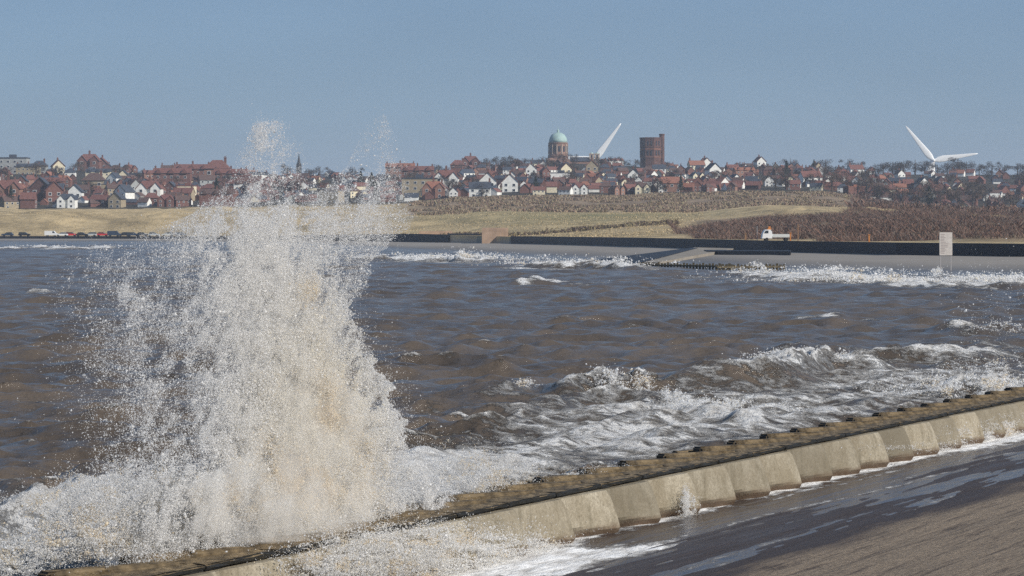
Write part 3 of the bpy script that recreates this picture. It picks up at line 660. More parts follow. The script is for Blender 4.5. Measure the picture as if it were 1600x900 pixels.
def car(px, Z, colour, style, label, rz=0., group='cars parked on the far promenade'):
    t = empty('parked_car' if style != 'van' else 'parked_van', (PX(px, Z), Z, ground(px, Z)), rz); tag(t, label, 'car' if style != 'van' else 'van', group)
    key = (colour, style)
    if key not in CM:
        b_ = MB(); 
        if style == 'van': b_.prism(VANB, -.92, .92)
        else: b_.prism(BODY, -.86, .86)
        g = MB()
        if style == 'van': g.prism([(.55,1.2),(.55,1.8),(1.1,1.85),(1.55,1.2)], -.94, .94)
        else: g.prism(CAB if style == 'saloon' else ESTB, -.76, .76)
        r_ = MB()
        if style != 'van': r_.box(-1.4 if style == 'saloon' else -1.85, .35, -.7, .7, 1.44, 1.51)
        M1 = b_.mesh('body'); M1.materials.append(CARP[colour]); M2 = g.mesh('window'); M2.materials.append(GLS); M3 = r_.mesh('roof'); M3.materials.append(CARP[colour]); CM[key] = (M1, M2, M3)
    for nm, me in zip(('body', 'window', 'roof'), CM[key]):
        if len(me.polygons): o = bpy.data.objects.new(nm, me); COL.objects.link(o); o.parent = t
    for sx in (-1.35, 1.35):
        for sy in (-.8, .8):
            o = bpy.data.objects.new('wheel', WH); COL.objects.link(o); o.parent = t; o.location = (sx, sy, .33)
CARS = [(12,'dark blue','saloon','dark blue car at the far left end of the parked row'), (38,'black','estate','black estate car second in the parked row at far left'), (80,'white','van','white van parked just left of the first red car'), (97,'white','saloon','white low car squeezed between white van and red car'),
        (111,'red','estate','bright red car parked beside the white van'), (128,'black','saloon','black car between the red car and the silver one'), (142,'silver','estate','silver estate car left of the second red car'), (160,'red','saloon','darker red saloon in the middle of the parked row'),
        (178,'dark blue','van','dark blue van right of the red saloon'), (194,'black','estate','black estate right of the dark blue van'), (208,'dark blue','saloon','dark blue saloon at the right end of the dark cluster'), (240,'silver','saloon','silver saloon parked apart near the spray'), (262,'pale grey','estate','pale grey estate car nearest the spray'), (222,'black','saloon','black saloon between dark cluster and the silver saloon'), (282,'dark blue','estate','dark blue estate just inside the veil of spray')]
for i, (p, c, s_, lb) in enumerate(CARS): car(p, 1047 + (i*7 % 5)*1.6, c, s_, lb, rz=(0 if i % 3 else math.pi))
# truck with orange beacon, crane posts
Zt = 545.
t_ = empty('flatbed_truck', (PX(1207, Zt), Zt, ground(1207, Zt)), math.pi*1.02); tag(t_, 'white cab truck with grey flatbed and orange top on the far sea wall', 'truck')
ORG = mat('orange_plastic', (.55, .21, .05), .5)
mb = MB(); mb.prism([(.2,.5),(.2,1.7),(.5,2.15),(1.5,2.15),(1.9,1.5),(2.1,.5)], -.95, .95); mb.build('cab', CARP['white'], t_)
mb = MB(); mb.prism([(.9,1.45),(.9,1.98),(1.45,1.98),(1.75,1.45)], -.97, .97); mb.build('window', GLS, t_)
mb = MB(); mb.box(-3.4, .1, -.95, .95, .7, .85); mb.box(-3.4, .1, -.97, -.91, .86, 1.3); mb.box(-3.4, .1, .91, .97, .86, 1.3); mb.build('flatbed', CARP['pale grey'], t_)
mb = MB(); mb.box(.3, 1.0, -.5, .5, 2.16, 2.36); mb.box(.4, .8, -.3, .3, 2.37, 2.75); mb.build('beacon', ORG, t_)
for sx in (-2.5, 1.2):
    for sy in (-.85, .85): o = bpy.data.objects.new('wheel', WH); COL.objects.link(o); o.parent = t_; o.location = (sx, sy, .33)
WOODP = mat('brown_post', (.30, .17, .09), .8)
for (p, y0, hpx, wd, c_, lb) in [(1247, 376, 26, .09, WOODP, 'tall thin brown pole right of the flatbed truck'), (1235, 376, 13, .13, ORG, 'short orange post between the truck and the tall pole'), (1183, 374, 22, .05, GAL, 'thin grey pole left of the flatbed truck'), (1165, 374, 11, .15, WOODP, 'squat brown post furthest left near the truck'), (1358, 379, 12, .13, ORG, 'small red orange post alone between truck and notice board')]:
    Zp = wallB(p) + 3; g = ground(p, Zp); h_ = hpx/F*Zp; mb = MB(); mb.box(-wd, wd, -wd, wd, -.3, h_); mb.box(-wd*1.6, wd*1.6, -wd*1.6, wd*1.6, h_+.002, h_+.12); tag(mb.build('marker_post', c_, loc=(PX(p, Zp), Zp, g)), lb, 'post')

# ------------------------------------------------------------------ scrub on the dunes (thickets nobody could count)
def thicket(name, P, size, hgt, mats, rs, label, per=1):
    """short upright twig slivers and small leaf clumps, P (n,3) ground points"""
    n_ = len(P); a = rs.random(n_)*6.283; w_ = size*(.5+rs.random(n_)); h_ = hgt*(.3+.7*rs.random(n_))*(.45+1.1*fbm(P[:, 0]/7+31, P[:, 1]/9, 2, 3)); lean = rs.standard_normal((n_, 2))*.6*h_[:, None]
    c, s_ = np.cos(a)*w_, np.sin(a)*w_
    b0 = P + np.stack([-c, -s_, h_*.0], -1); b1 = P + np.stack([c, s_, h_*.0], -1)
    t0 = P + np.stack([lean[:, 0]+c*.5, lean[:, 1]+s_*.5, h_], -1); t1 = P + np.stack([lean[:, 0]-c*.5, lean[:, 1]-s_*.5, h_*.93], -1)
    Vt = np.stack([b0, b1, t0, t1], 1).reshape(-1, 3); Ff = np.arange(n_*4).reshape(-1, 4)
    return tag(link(name, np_mesh(name, Vt, Ff), mats, midx=rs.integers(0, len(mats), n_)), label, 'scrub', kind='stuff')
BR1 = [mat('dead_bramble_dark', (.10,.068,.055), .9), mat('dead_bramble_brown', (.20,.125,.095), .9), mat('dead_bramble_rust', (.21,.12,.085), .9), mat('dead_bramble_grey', (.14,.115,.095), .9)]
BR2 = [mat('moor_brown', (.29,.22,.15), .9), mat('moor_umber', (.33,.245,.16), .9), mat('moor_olive', (.27,.235,.14), .9), BR1[1]]
rs = np.random.default_rng(9)
def scatter(n_, pa, pb, za, zb, cond):
    p = pa + (pb-pa)*rs.random(n_); z = za + (zb-za)*rs.random(n_); k = cond(p, z, fbm(PX(p, z)/14, z/20, 4, 4)); p = p[k]; z = z[k]
    return np.stack([PX(p, z), z, terr(p, z) - .1], -1)
lowb = tab([1040,1060,1120,1200,1300,2200], [900, 690, 600, 575, 535, 480]); highb = tab([1040,1060,1120,1250,1330,1400,2200], [900, 760, 810, 830, 900, 1000, 1000])
thicket('dune_scrub', scatter(420000, 1040, 2150, 470, 1000, lambda p, z, f: (z > lowb(p)+(f-.5)*60) & (z < highb(p)) & (z > wallB(p)+32)), .05, 1.5, BR1, rs, 'dense dark brown bare scrub behind the black sea wall at right')
thicket('moor_scrub', scatter(160000, 640, 1420, 1150, 1420, lambda p, z, f: (f > .47) & (z > 1150 + 260*sstep(1290, 1420, p)) ), .22, 1.3, BR2, rs, 'brown bushes along the low rise below the town')
thicket('moor_scrub', scatter(100000, 1330, 2150, 960, 1420, lambda p, z, f: (f > .38)), .22, 2.6, BR1, rs, 'dark brown thicket below the right hand part of the town')
GR = [mat('marram_pale', (.58,.45,.26), .9), mat('marram_straw', (.45,.345,.19), .9), mat('marram_dull', (.27,.22,.12), .9)]
thicket('dune_grass', scatter(110000, -380, 1100, 700, 1180, lambda p, z, f: (z > wallB(p)+24) & (f > .40)), .10, .38, GR, rs, 'pale dry marram grass on the dunes behind the far wall')
thicket('dark_grass', scatter(9000, 640, 1060, 850, 900, lambda p, z, f: (f > .44) & (z > wallB(p)+22)), .2, 1.0, [BR1[0], GR[2]], rs, 'dark green brown tussocks along the foot of the golden grass')

# ------------------------------------------------------------------ town
M = {}
for nm, c in {'red brick': (.18,.090,.072), 'orange brick': (.27,.15,.11), 'dark brick': (.10,.055,.05), 'white rendered': (.78,.77,.72), 'cream rendered': (.72,.64,.46), 'buff stone': (.34,.28,.19), 'grey rendered': (.33,.34,.33)}.items(): M[nm] = mat(nm.replace(' ', '_'), c, .85, .2, (.6, .18))
RF = {}
for nm, c in {'red tile': (.175,.080,.066), 'orange tile': (.27,.12,.08), 'slate': (.055,.065,.085), 'brown tile': (.11,.07,.06)}.items(): RF[nm] = mat(nm.replace(' ', '_')+'_roof', c, .8, .25, (1.2, .22))
PANE = mat('dark_window_pane', (.03,.035,.045), .2, .5); WFR = mat('white_window_frame', (.7,.7,.68), .6)
HM = {}
def hm(key, fn, *ms):
    if key not in HM:
        mb = MB(); fn(mb); me = mb.mesh(key[0])
        for q in ms: me.materials.append(q)
        HM[key] = me
    return HM[key]
def put(name, me, parent, loc=(0,0,0), sc3=None):
    o = bpy.data.objects.new(name, me); COL.objects.link(o); o.parent = parent; o.location = loc
    if sc3: o.scale = sc3
    return o
WIN = hm(('window',), lambda mb: (mb.box(-.75, .75, -.05, .05, -.75, .75, 0), mb.box(-.60, .60, -.075, -.051, -.60, .60, 1)), WFR, PANE)
def f_wall_gf(mb): mb.prism([(-4,-4),(4,-4),(4,5.2),(0,9.0),(-4,5.2)], 0, 9)          # gable towards the viewer
def f_roof_gf(mb):
    mb.prism([(-4.5,4.95),(0,9.25),(0,9.6),(-4.6,5.25)], -.4, 9.4); mb.prism([(4.5,4.95),(4.6,5.25),(0,9.6),(0,9.25)], -.4, 9.4)
def f_wall_sg(mb):
    mb.box(-6, 6, 0, 8, -4, 5.2); Vt = [(-6,0,5.21),(-6,8,5.21),(-6,4,8.2),(6,0,5.21),(6,8,5.21),(6,4,8.2)]; mb.add(Vt, [(0,2,1),(3,4,5),(0,3,5,2),(1,2,5,4)])
def f_roof_sg(mb): mb.add([(-6.3,-.5,5.0),(6.3,-.5,5.0),(6.3,4,8.6),(-6.3,4,8.6),(-6.3,8.5,5.0),(6.3,8.5,5.0),(-6.3,-.5,4.8),(6.3,-.5,4.8),(6.3,4,8.3),(-6.3,4,8.3),(-6.3,8.5,4.8),(6.3,8.5,4.8)],
    [(0,1,2,3),(3,2,5,4),(6,9,8,7),(9,10,11,8),(0,6,7,1),(4,5,11,10),(0,3,9,6),(3,4,10,9),(1,7,8,2),(2,8,11,5)])
def f_wall_hp(mb): mb.box(-5, 5, 0, 9, -4, 5.4)
def f_roof_hp(mb): mb.add([(-5.5,-.5,5.41),(5.5,-.5,5.41),(5.5,9.5,5.41),(-5.5,9.5,5.41),(-2,4.5,9.0),(2,4.5,9.0)], [(0,3,2,1),(0,1,5,4),(1,2,5),(2,3,4,5),(3,0,4)])
def f_wall_tg(mb):      # two front gables
    mb.box(-6, 6, 0, 9, -4, 5.2)
    for c in (-3.4, 3.4): mb.prism([(c-2.4,-4),(c+2.4,-4),(c+2.4,5.3),(c,8.0),(c-2.4,5.3)], -1.2, -.01)
def f_roof_tg(mb):
    f_roof_hp_(mb, 6.4)
    for c in (-3.4, 3.4):
        mb.prism([(c-2.8,5.0),(c,8.2),(c,8.5),(c-2.9,5.25)], -1.5, 4); mb.prism([(c+2.8,5.0),(c+2.9,5.25),(c,8.5),(c,8.2)], -1.5, 4)
def f_roof_hp_(mb, hx): mb.add([(-hx,-.3,5.21),(hx,-.3,5.21),(hx,9.5,5.21),(-hx,9.5,5.21),(-hx+3,4.5,9.2),(hx-3,4.5,9.2)], [(0,3,2,1),(0,1,5,4),(1,2,5),(2,3,4,5),(3,0,4)])
def f_wall_fl(mb): mb.box(-9, 9, 0, 12, -4, 9.5)
def f_roof_fl(mb): mb.box(-9.3, 9.3, -.3, 12.3, 9.51, 10.1); mb.box(-2, 2, 3, 7, 10.11, 11.8)
def f_wall_tr(mb): mb.box(-11, 11, 0, 9, -4, 8.2)
def f_roof_tr(mb):
    mb.add([(-11.3,-.4,8.21),(11.3,-.4,8.21),(11.3,9.4,8.21),(-11.3,9.4,8.21),(-11.3,4.5,11.2),(11.3,4.5,11.2)], [(0,3,2,1),(0,1,5,4),(1,2,5),(2,3,4,5),(3,0,4)])
    for c in (-7.5, 0, 7.5): mb.prism([(c-2,8.0),(c+2,8.0),(c,11)], -.9, 3.9)
SH = {'gable': (f_wall_gf, f_roof_gf, [(-2,0,3.6),(2,0,3.6),(-2,0,.9),(2,0,.9)], [(0,6,8.2)], 4, 'front-gabled house'),
      'side':  (f_wall_sg, f_roof_sg, [(-4,0,3.6),(0,0,3.6),(4,0,3.6),(-3.5,0,.9),(3.5,0,.9)], [(-5.2,4,7.6),(5.2,4,7.6)], 6, 'broad house'),
      'hip':   (f_wall_hp, f_roof_hp, [(-3,0,3.7),(3,0,3.7),(-3,0,.9),(3,0,.9)], [(3.2,4.5,7.4)], 5, 'hip-roofed house'),
      'twin':  (f_wall_tg, f_roof_tg, [(-3.4,-1.2,4.2),(3.4,-1.2,4.2),(-3.4,-1.2,1.2),(3.4,-1.2,1.2)], [(0,4.5,8.2)], 6, 'twin-gabled house'),
      'flats': (f_wall_fl, f_roof_fl, [(x,0,z) for z in (1.5,4.5,7.5) for x in (-6,-2,2,6)], [], 9, 'flat-roofed block'),
      'terrace': (f_wall_tr, f_roof_tr, [(x,0,z) for z in (2,5.8) for x in (-8,-3.8,0,3.8,8)], [(-10,4.5,9.6),(0,4.5,10.2),(10,4.5,9.6)], 11, 'long terrace')}
CHM = lambda mb: (mb.box(-.5, .5, -.4, .4, -1, 2.4), mb.box(-.62, .62, -.52, .52, 2.41, 2.65), mb.box(-.3, -.05, -.12, .12, 2.66, 3.2), mb.box(.08, .33, -.12, .12, 2.66, 3.2))
HOUSES = []
def house(px, Z, shape, wallc, roofc, scale=1.0, rz=0., dz=0., note=None, nwin=99):
    fw, fr, wins, chs, hw_, desc = SH[shape]
    t = empty('town_house' if shape not in ('flats', 'terrace') else ('apartment_block' if shape == 'flats' else 'terraced_row'), (PX(px, Z), Z, ground(px, Z) + dz), rz, (scale,)*3)
    put('wall', hm(('wall', shape, wallc), fw, M[wallc]), t)
    rf = put('roof', hm(('roof', shape, roofc), fr, RF[roofc]), t)
    for c in chs: put('chimney', hm(('chimney',), CHM, M['red brick']), rf, c)
    for wv in wins[:nwin]: put('window', WIN, t, (wv[0], wv[1]-.06, wv[2]))
    HOUSES.append((px, Z, t, wallc, roofc, desc, note)); return t
rj = random.Random(31)
# the ones that stand out in the photograph: px, ground row, Z, shape, wall, roof, scale, turn
def groundZ(px, yrow):      # distance at which the hillside ground shows at this row
    zz = np.linspace(1440, 2150, 300); yy_ = HY - (terr(np.full(300, px), zz) - CH)*F/zz; return float(zz[np.argmin(np.abs(yy_ - yrow))])
SPEC = [(18,272,'flats','grey rendered','slate',1.1,.0),(60,272,'hip','grey rendered','slate',1.,0),(92,272,'gable','cream rendered','red tile',1.,.3),(43,274,'terrace','buff stone','slate',.7,0),(153,283,'terrace','cream rendered','slate',.68,0),(138,266,'twin','red brick','red tile',1.3,0),(158,268,'gable','red brick','red tile',1.1,0),(116,315,'gable','white rendered','slate',.95,0),(187,314,'gable','white rendered','slate',.9,-.5),
        (245,286,'terrace','orange brick','red tile',.7,.35),(268,292,'terrace','red brick','red tile',1.,0),(300,284,'terrace','red brick','red tile',1.0,0),(338,284,'hip','orange brick','red tile',1.5,0),(360,290,'terrace','red brick','red tile',.9,0),(10,314,'twin','orange brick','red tile',1.2,0),(62,314,'gable','dark brick','slate',1.3,0),(85,315,'gable','red brick','red tile',1.1,0.3),(232,312,'twin','white rendered','red tile',1.1,0),(145,300,'hip','buff stone','brown tile',1.2,0),(192,285,'gable','cream rendered','slate',.8,0),
        (625,278,'terrace','orange brick','orange tile',.9,0),(652,285,'terrace','red brick','red tile',.9,0),(655,308,'flats','buff stone','slate',1.,0),(697,296,'twin','white rendered','red tile',1.15,0),(762,300,'gable','white rendered','brown tile',1.1,0),(677,310,'twin','orange brick','orange tile',.95,0),(735,266,'twin','red brick','red tile',1.15,0),(715,270,'hip','red brick','red tile',1.,0),(750,308,'side','white rendered','slate',.9,0),(797,300,'gable','white rendered','red tile',1.,0),(690,308,'gable','white rendered','orange tile',.8,0),
        (830,275,'gable','white rendered','red tile',.8,0),(885,275,'gable','cream rendered','red tile',.8,.3),(925,272,'gable','buff stone','orange tile',.9,0),(990,285,'gable','white rendered','slate',.8,0),(1030,272,'side','white rendered','slate',.7,0),(1090,268,'side','cream rendered','orange tile',.9,.2),(1105,264,'gable','white rendered','red tile',.9,.3),(1118,278,'gable','white rendered','slate',.9,.3),(1165,278,'terrace','orange brick','orange tile',.55,.3),(1190,262,'gable','white rendered','red tile',.8,.3),
        (1050,300,'side','orange brick','orange tile',.9,0),(1270,290,'side','white rendered','red tile',.9,.3),(1225,277,'terrace','red brick','red tile',.5,.3),(1445,298,'gable','white rendered','slate',.8,.3),(1340,274,'side','white rendered','red tile',.8,.3),(1028,302,'gable','white rendered','red tile',.7,0),(800,290,'gable','white rendered','slate',.8,0)]
taken = []
for (p, yb_, s_, wc, rc, scl, rz) in SPEC:
    Z = groundZ(p, yb_); house(p, Z, s_, wc, rc, scl, rz); taken.append((p, yb_, SH[s_][4]*scl*2.2))
rowsy = [.99, .89, .79, .68, .57, .46, .35, .24, .14, .04]
for ri, fr_ in enumerate(rowsy):
    p = -40 + rj.uniform(0, 20)
    while p < 1640:
        rp = float(yR(p)); bp = float(yB(p)) - 2
        y_ = bp + (rp - bp)*fr_ + rj.uniform(-2, 2)
        clump = float(fbm(np.array([p/45.+ri*3]), np.array([ri*1.7+.3]), 6, 2)[0])
        skip = rj.random() < (.12 + 1.1*max(0, clump-.56)*3)
        if 410 < p < 600 and rj.random() < .6: skip = True
        if p > 1400 and rj.random() < .45: skip = True
        if 1180 < p < 1460 and fr_ < .3 and rj.random() < .6: skip = True
        if 845 < p < 940 and fr_ > .93 or 985 < p < 1045 and fr_ > .93: skip = True
        if any(abs(p-a_) < w_*.9+6 and abs(y_-b_) < 7 for a_, b_, w_ in taken): skip = True
        if rj.random() < (.34 if p < 420 else .38): skip = True
        Z = groundZ(p, y_)
        if not skip:
            left = p < 420
            s_ = rj.choices(['gable','side','hip','twin','terrace','flats'], [4,4,3,3,(1.2 if left else .4),.25])[0]
            wc = rj.choices(['red brick','orange brick','white rendered','cream rendered','dark brick','buff stone','grey rendered'], [5,2,(2.2 if left else 4.5),1.6,1.2,1.0,.6])[0]
            rc = rj.choices(['red tile','orange tile','slate','brown tile'], [3.5 if not left else 3, .8, 3 if left else 2, 2.6])[0]
            house(p, Z, s_, wc, rc, rj.uniform(.72, 1.0)*(.84 if left else .66), rj.choice([0, 0, .35, -.35, .6, 1.57, -.2]), nwin=4)
        p += rj.uniform(15, 28)*(1.12 if p < 420 else .93)
# the smaller houses that show least, further up the slope: one mass
mass = MB(); MM = [M['red brick'], M['white rendered'], M['cream rendered'], M['dark brick'], RF['red tile'], RF['slate'], RF['brown tile'], RF['orange tile']]
for k in range(640):
    p = rj.uniform(-30, 1640)
    if p < 420 and rj.random() < .3: continue
    f_ = rj.uniform(.03, .97); y_ = float(yB(p)) - 2 + (float(yR(p)) - float(yB(p)) + 2)*f_
    if 835 < p < 945 and f_ > .8 or 985 < p < 1045 and f_ > .8: continue
    Z = groundZ(p, y_); mb = MB(); wm = rj.choices([0,1,2,3], [4,3.5,1.2,1.5])[0]; rm = rj.choices([4,5,6,7], [4,2,2.5,1])[0]
    if rj.random() < .5: f_wall_gf(mb); nf = len(mb.f); f_roof_gf(mb)
    else: f_wall_sg(mb); nf = len(mb.f); f_roof_sg(mb)
    mb.m = [wm]*nf + [rm]*(len(mb.f)-nf); g_ = ground(p, Z) - .6; c_, s_ = math.cos(a_ := rj.choice([0, .4, -.4, 1.2])), math.sin(a_); q = rj.uniform(.45, .62)
    mass.add([(PX(p, Z) + q*(x*c_ - y*s_), Z + 6 + q*(x*s_ + y*c_), g_ + q*z) for x, y, z in mb.v], [], 0); b0 = len(mass.v) - len(mb.v)
    mass.f += [tuple(b0+i for i in f) for f in mb.f]; mass.m += mb.m
tag(mass.build('far_town_houses', MM), 'small far houses packed between the larger ones on the hillside', 'houses', kind='stuff')
ZONES = [(-99,110,'at the left edge'), (110,220,'around the cream terrace'), (220,420,'left of the spray'), (420,620,'behind the spray'), (620,720,'right of the spray'), (720,850,'left of the green dome'), (850,980,'below the green dome'), (980,1060,'below the water tower'), (1060,1180,'right of the water tower'), (1180,1300,'well right of the tower'), (1300,1420,'left of the right turbine'), (1420,1500,'below the right turbine'), (1500,1700,'at the right edge')]
ORD = ['first','second','third','fourth','fifth','sixth','seventh','eighth','ninth','tenth','eleventh','twelfth','thirteenth','fourteenth','fifteenth','sixteenth','seventeenth','eighteenth','nineteenth','twentieth'] + ['%dth' % k for k in range(21, 60)]
for z0, z1, zn in ZONES:
    grp = [h for h in HOUSES if z0 <= h[0] < z1]
    bins = {}
    for h in grp:
        f_ = (h[1]-1440)/710; lv = 'uppermost' if f_ > .66 else ('middle' if f_ > .3 else 'lowest'); bins.setdefault((h[3], h[4], h[5], lv), []).append(h)
    for (wc, rc, ds, lv), hs in bins.items():
        hs.sort(key=lambda h: h[0])
        for k, h in enumerate(hs):
            pre = '' if len(hs) == 1 else (ORD[k] + ' ')
            tag(h[2], f'{pre}{wc} {ds.replace("front-gabled","gabled")} with {rc} roof, {lv} group {zn}', 'house' if 'house' in ds else 'block', 'houses of the hillside town')

# ------------------------------------------------------------------ trees of the town
BARK = mat('grey_bark', (.09,.075,.06), .9)
TW = {'bare dark': [mat('twigs_dark', (.035,.030,.028), .9), mat('twigs_mid', (.065,.052,.045), .9)], 'bare brown': [mat('twigs_brown', (.11,.078,.058), .9), mat('twigs_umber', (.075,.055,.042), .9)], 'evergreen': [mat('needles_dark', (.018,.030,.022), .9), mat('needles_mid', (.035,.05,.03), .9)]}
def crown_mesh(kind, seed):
    rs = np.random.default_rng(seed); P = []
    for k in range(9):
        c = np.array((rs.normal()*1.9, rs.normal()*1.9, 4.7+rs.normal()*1.5)); r_ = 1.3+rs.random()*1.2; q = rs.standard_normal((85, 3)); q /= np.linalg.norm(q, axis=1)[:, None]; P.append(c + q*(rs.random((85, 1))**.45)*r_*np.array((1, 1, .85)))
    if kind == 'evergreen': h_ = rs.random(700); P = [np.stack([(1-h_)*2.6*rs.standard_normal(700)*.5, (1-h_)*2.6*rs.standard_normal(700)*.5, 1.5+h_*8.5], -1)]
    P = np.concatenate(P); n_ = len(P); s_ = .42 if kind != 'evergreen' else .5
    A_ = rs.standard_normal((n_, 3)); A_ /= np.linalg.norm(A_, axis=1)[:, None]; B_ = rs.standard_normal((n_, 3)); B_ /= np.linalg.norm(B_, axis=1)[:, None]
    Vt = np.stack([P - A_*s_, P + B_*s_*.6, P + A_*s_], 1).reshape(-1, 3); me = np_mesh('crown', Vt, np.arange(n_*3).reshape(-1, 3))
    for q in TW[kind]: me.materials.append(q)
    me.polygons.foreach_set('material_index', rs.integers(0, 2, n_).astype(np.int32)); return me
def trunk_mesh(seed):
    r_ = random.Random(seed); mb = MB(); mb.lathe([(.35, -1.5), (.28, 2.5), (.2, 5), (.07, 8)], 7)
    for k in range(6):
        a_ = r_.uniform(0, 6.28); z_ = r_.uniform(2.5, 4.5); ex, ey, ez = 2.2*math.cos(a_), 2.2*math.sin(a_), z_+2.6
        nrm = (-math.sin(a_)*.09, math.cos(a_)*.09); mb.add([(nrm[0], nrm[1], z_), (-nrm[0], -nrm[1], z_), (0, 0, z_+.25), (ex, ey, ez)], [(0,1,3),(1,2,3),(2,0,3),(0,2,1)])
    me = mb.mesh('trunk'); me.materials.append(BARK); return me
CR = {k: [crown_mesh(k, 40+i) for i in range(4)] for k in TW}; TK = [trunk_mesh(i) for i in range(3)]
TREES = []
def tree(px, Z, kind, s_=1., sxy=1.):
    t = empty('tree', (PX(px, Z), Z, ground(px, Z)), rj.uniform(0, 6.28), (s_*sxy, s_*sxy, s_)); put('crown', rj.choice(CR[kind]), t); put('trunk', rj.choice(TK), t); TREES.append((px, Z, t, kind))
for i in range(95):
    p = rj.uniform(-20, 1620) if i < 70 else rj.choice([rj.gauss(1330, 60), rj.gauss(1520, 55), rj.gauss(905, 40), rj.gauss(780, 40), rj.gauss(1240, 60), rj.gauss(60,60)])
    fr_ = rj.random()**.8; rp = float(yR(p)); bp = float(yB(p)); Z = groundZ(p, bp + (rp-bp)*fr_)
    tree(p, Z, rj.choices(['bare dark','bare brown','evergreen'], [5, 3, 1.2])[0], rj.uniform(.75, 1.15), rj.uniform(1., 1.5))
for p, y_, s_ in [(760,266,1.1),(775,264,1.2),(790,264,1.2),(805,264,1.1),(820,262,1.),(685,272,1.),(1235,265,1.2),(1290,266,1.3),(1325,268,1.3),(1342,268,1.1),(1395,271,1.4),(1412,272,1.5),(1430,272,1.6),(1445,273,1.5),(1400,276,1.5),(1480,272,1.3),(1497,271,1.6),(1510,272,1.4),(1530,272,1.2),(1550,272,1.3),(1570,272,1.2),(1590,272,1.3),(1605,272,1.3),(975,262,.9),(960,262,1.),(1045,266,.9),(945,262,.9),(1380,272,1.2),(1465,276,1.2)]:
    tree(p, groundZ(p, y_) - rj.uniform(0, 8), 'bare dark', s_*.85, 1.45)
for p, y_, s_ in [(1435,330,1.3),(1470,330,1.5),(1520,328,1.6),(1522,318,1.5),(1370,318,1.2),(1395,325,1.3),(1500,332,1.2),(1300,305,1.3),(1315,300,1.2),(1355,310,1.3),(1410,332,1.2),(1560,334,1.1),(1580,333,1.2),(1450,318,1.4),(1540,322,1.3)]:
    tree(p, groundZ(p, y_-4), 'bare brown', s_, .9)
for z0, z1, zn in ZONES:
    bins = {}
    for t in TREES:
        if z0 <= t[0] < z1 or (z0 < 0 and t[0] < z0): f_ = (t[1]-1440)/710; bins.setdefault((t[3], 'on the skyline' if f_ > .85 else ('halfway up the slope' if f_ > .35 else 'low on the slope')), []).append(t)
    for (kd, lv), ts in bins.items():
        ts.sort(key=lambda t: t[0])
        for k, t in enumerate(ts): tag(t[2], f'{"" if len(ts)==1 else ORD[k]+" "}{kd} tree {lv} {zn}'.strip(), 'tree', 'trees among the houses')

# ------------------------------------------------------------------ landmarks
ZC = 2120.; s2 = F/ZC                                     # px per metre there
STN = mat('church_brick', (.27,.16,.12), .85, .2, (.5, .2)); COPR = mat('copper_green', (.34,.47,.44), .6, .3, (.4, .12)); STP = mat('church_pale_stone', (.45,.36,.28), .85, .2, (.5, .15))
gC = PZ(268, ZC); t_ = empty('domed_church', (PX(872, ZC), ZC, gC)); tag(t_, 'brick church with pale green copper dome on the hilltop', 'church')
def zc(y): return PZ(y, ZC) - gC
mb = MB(); mb.lathe([(7.4, zc(249)), (7.4, zc(243)), (7.0, zc(242)), (6.9, zc(225)), (7.3, zc(224.5)), (7.3, zc(223))], 32); mb.build('drum', STN, t_)
mb = MB(); mb.lathe([(6.7, zc(223)+.02), (6.6, zc(219)), (6.0, zc(214.5)), (4.7, zc(210.5)), (2.8, zc(208)), (1.2, zc(207.2))], 32); dm_ = mb.build('dome', COPR, t_, smooth=True)
mb = MB(); mb.lathe([(.9, zc(207.2)), (.8, zc(204)), (1.0, zc(203.8)), (.15, zc(201.5)), (.06, zc(197.5))], 12); mb.build('lantern', COPR, dm_)
mb = MB(); mb.box(-.5, .5, -.06, .06, zc(199.7), zc(199.4)); mb.build('cross', COPR, dm_)
for k in range(12):
    a_ = 2*math.pi*k/12 + .13; mb = MB(); mb.box(-.75, .75, -.1, .1, -2., 2.); o = mb.build('window', PANE, t_, loc=(7.0*math.sin(a_), -7.0*math.cos(a_), zc(233))); o.rotation_euler = (0, 0, a_)
    mb = MB(); mb.box(-.35, .35, -.25, .25, -3.6, 3.6); a_ += math.pi/12; o = mb.build('pilaster', STP, t_, loc=(7.1*math.sin(a_), -7.1*math.cos(a_), zc(233.3))); o.rotation_euler = (0, 0, a_)
mb = MB(); mb.box(-8.5, 8.5, -8, 8, -8, zc(250)); mb.add([(-8.5,-8,zc(250)+.01),(8.5,-8,zc(250)+.01),(8.5,8,zc(250)+.01),(-8.5,8,zc(250)+.01),(-6,-6,zc(247)),(6,-6,zc(247)),(6,6,zc(247)),(-6,6,zc(247))], [(0,1,5,4),(1,2,6,5),(2,3,7,6),(3,0,4,7),(4,5,6,7)]); mb.build('crossing', STN, t_)
mb = MB(); mb.box(8.51, 24, -5, 5, -8, zc(252)); mb.build('nave', STN, t_)
mb = MB(); mb.prism([(-5.5,0),(5.5,0),(0,3.0)], 0, 15.4); o = mb.build('nave_roof', RF['slate'], t_, loc=(8.6, 0, zc(252)+.02)); o.rotation_euler = (0, 0, -math.pi/2)
for dx in (24.5, 28.5):
    mb = MB(); mb.box(-1.7, 1.7, -1.7, 1.7, -8, zc(241.5)); mb.box(-1.9, 1.9, -1.9, 1.9, zc(241.5)+.01, zc(240)); mb.lathe([(1.2, zc(240)+.01), (1.0, zc(238.8)), (.2, zc(237.8))], 10, m=1); tw_ = mb.build('tower', [STP, COPR], t_, loc=(dx, -1, 0))
    mb = MB(); mb.box(-.5, .5, -.06, .06, -1.3, 1.3); mb.build('window', PANE, tw_, loc=(0, -1.75, zc(245)))
mb = MB(); mb.box(-9, -6, -9.2, -8.01, -8, zc(255)); mb.prism([(-3,-8),(3,-8),(3,zc(252)),(0,zc(248)),(-3,zc(252))], -10, -8.02); mb.build('porch', STN, t_)

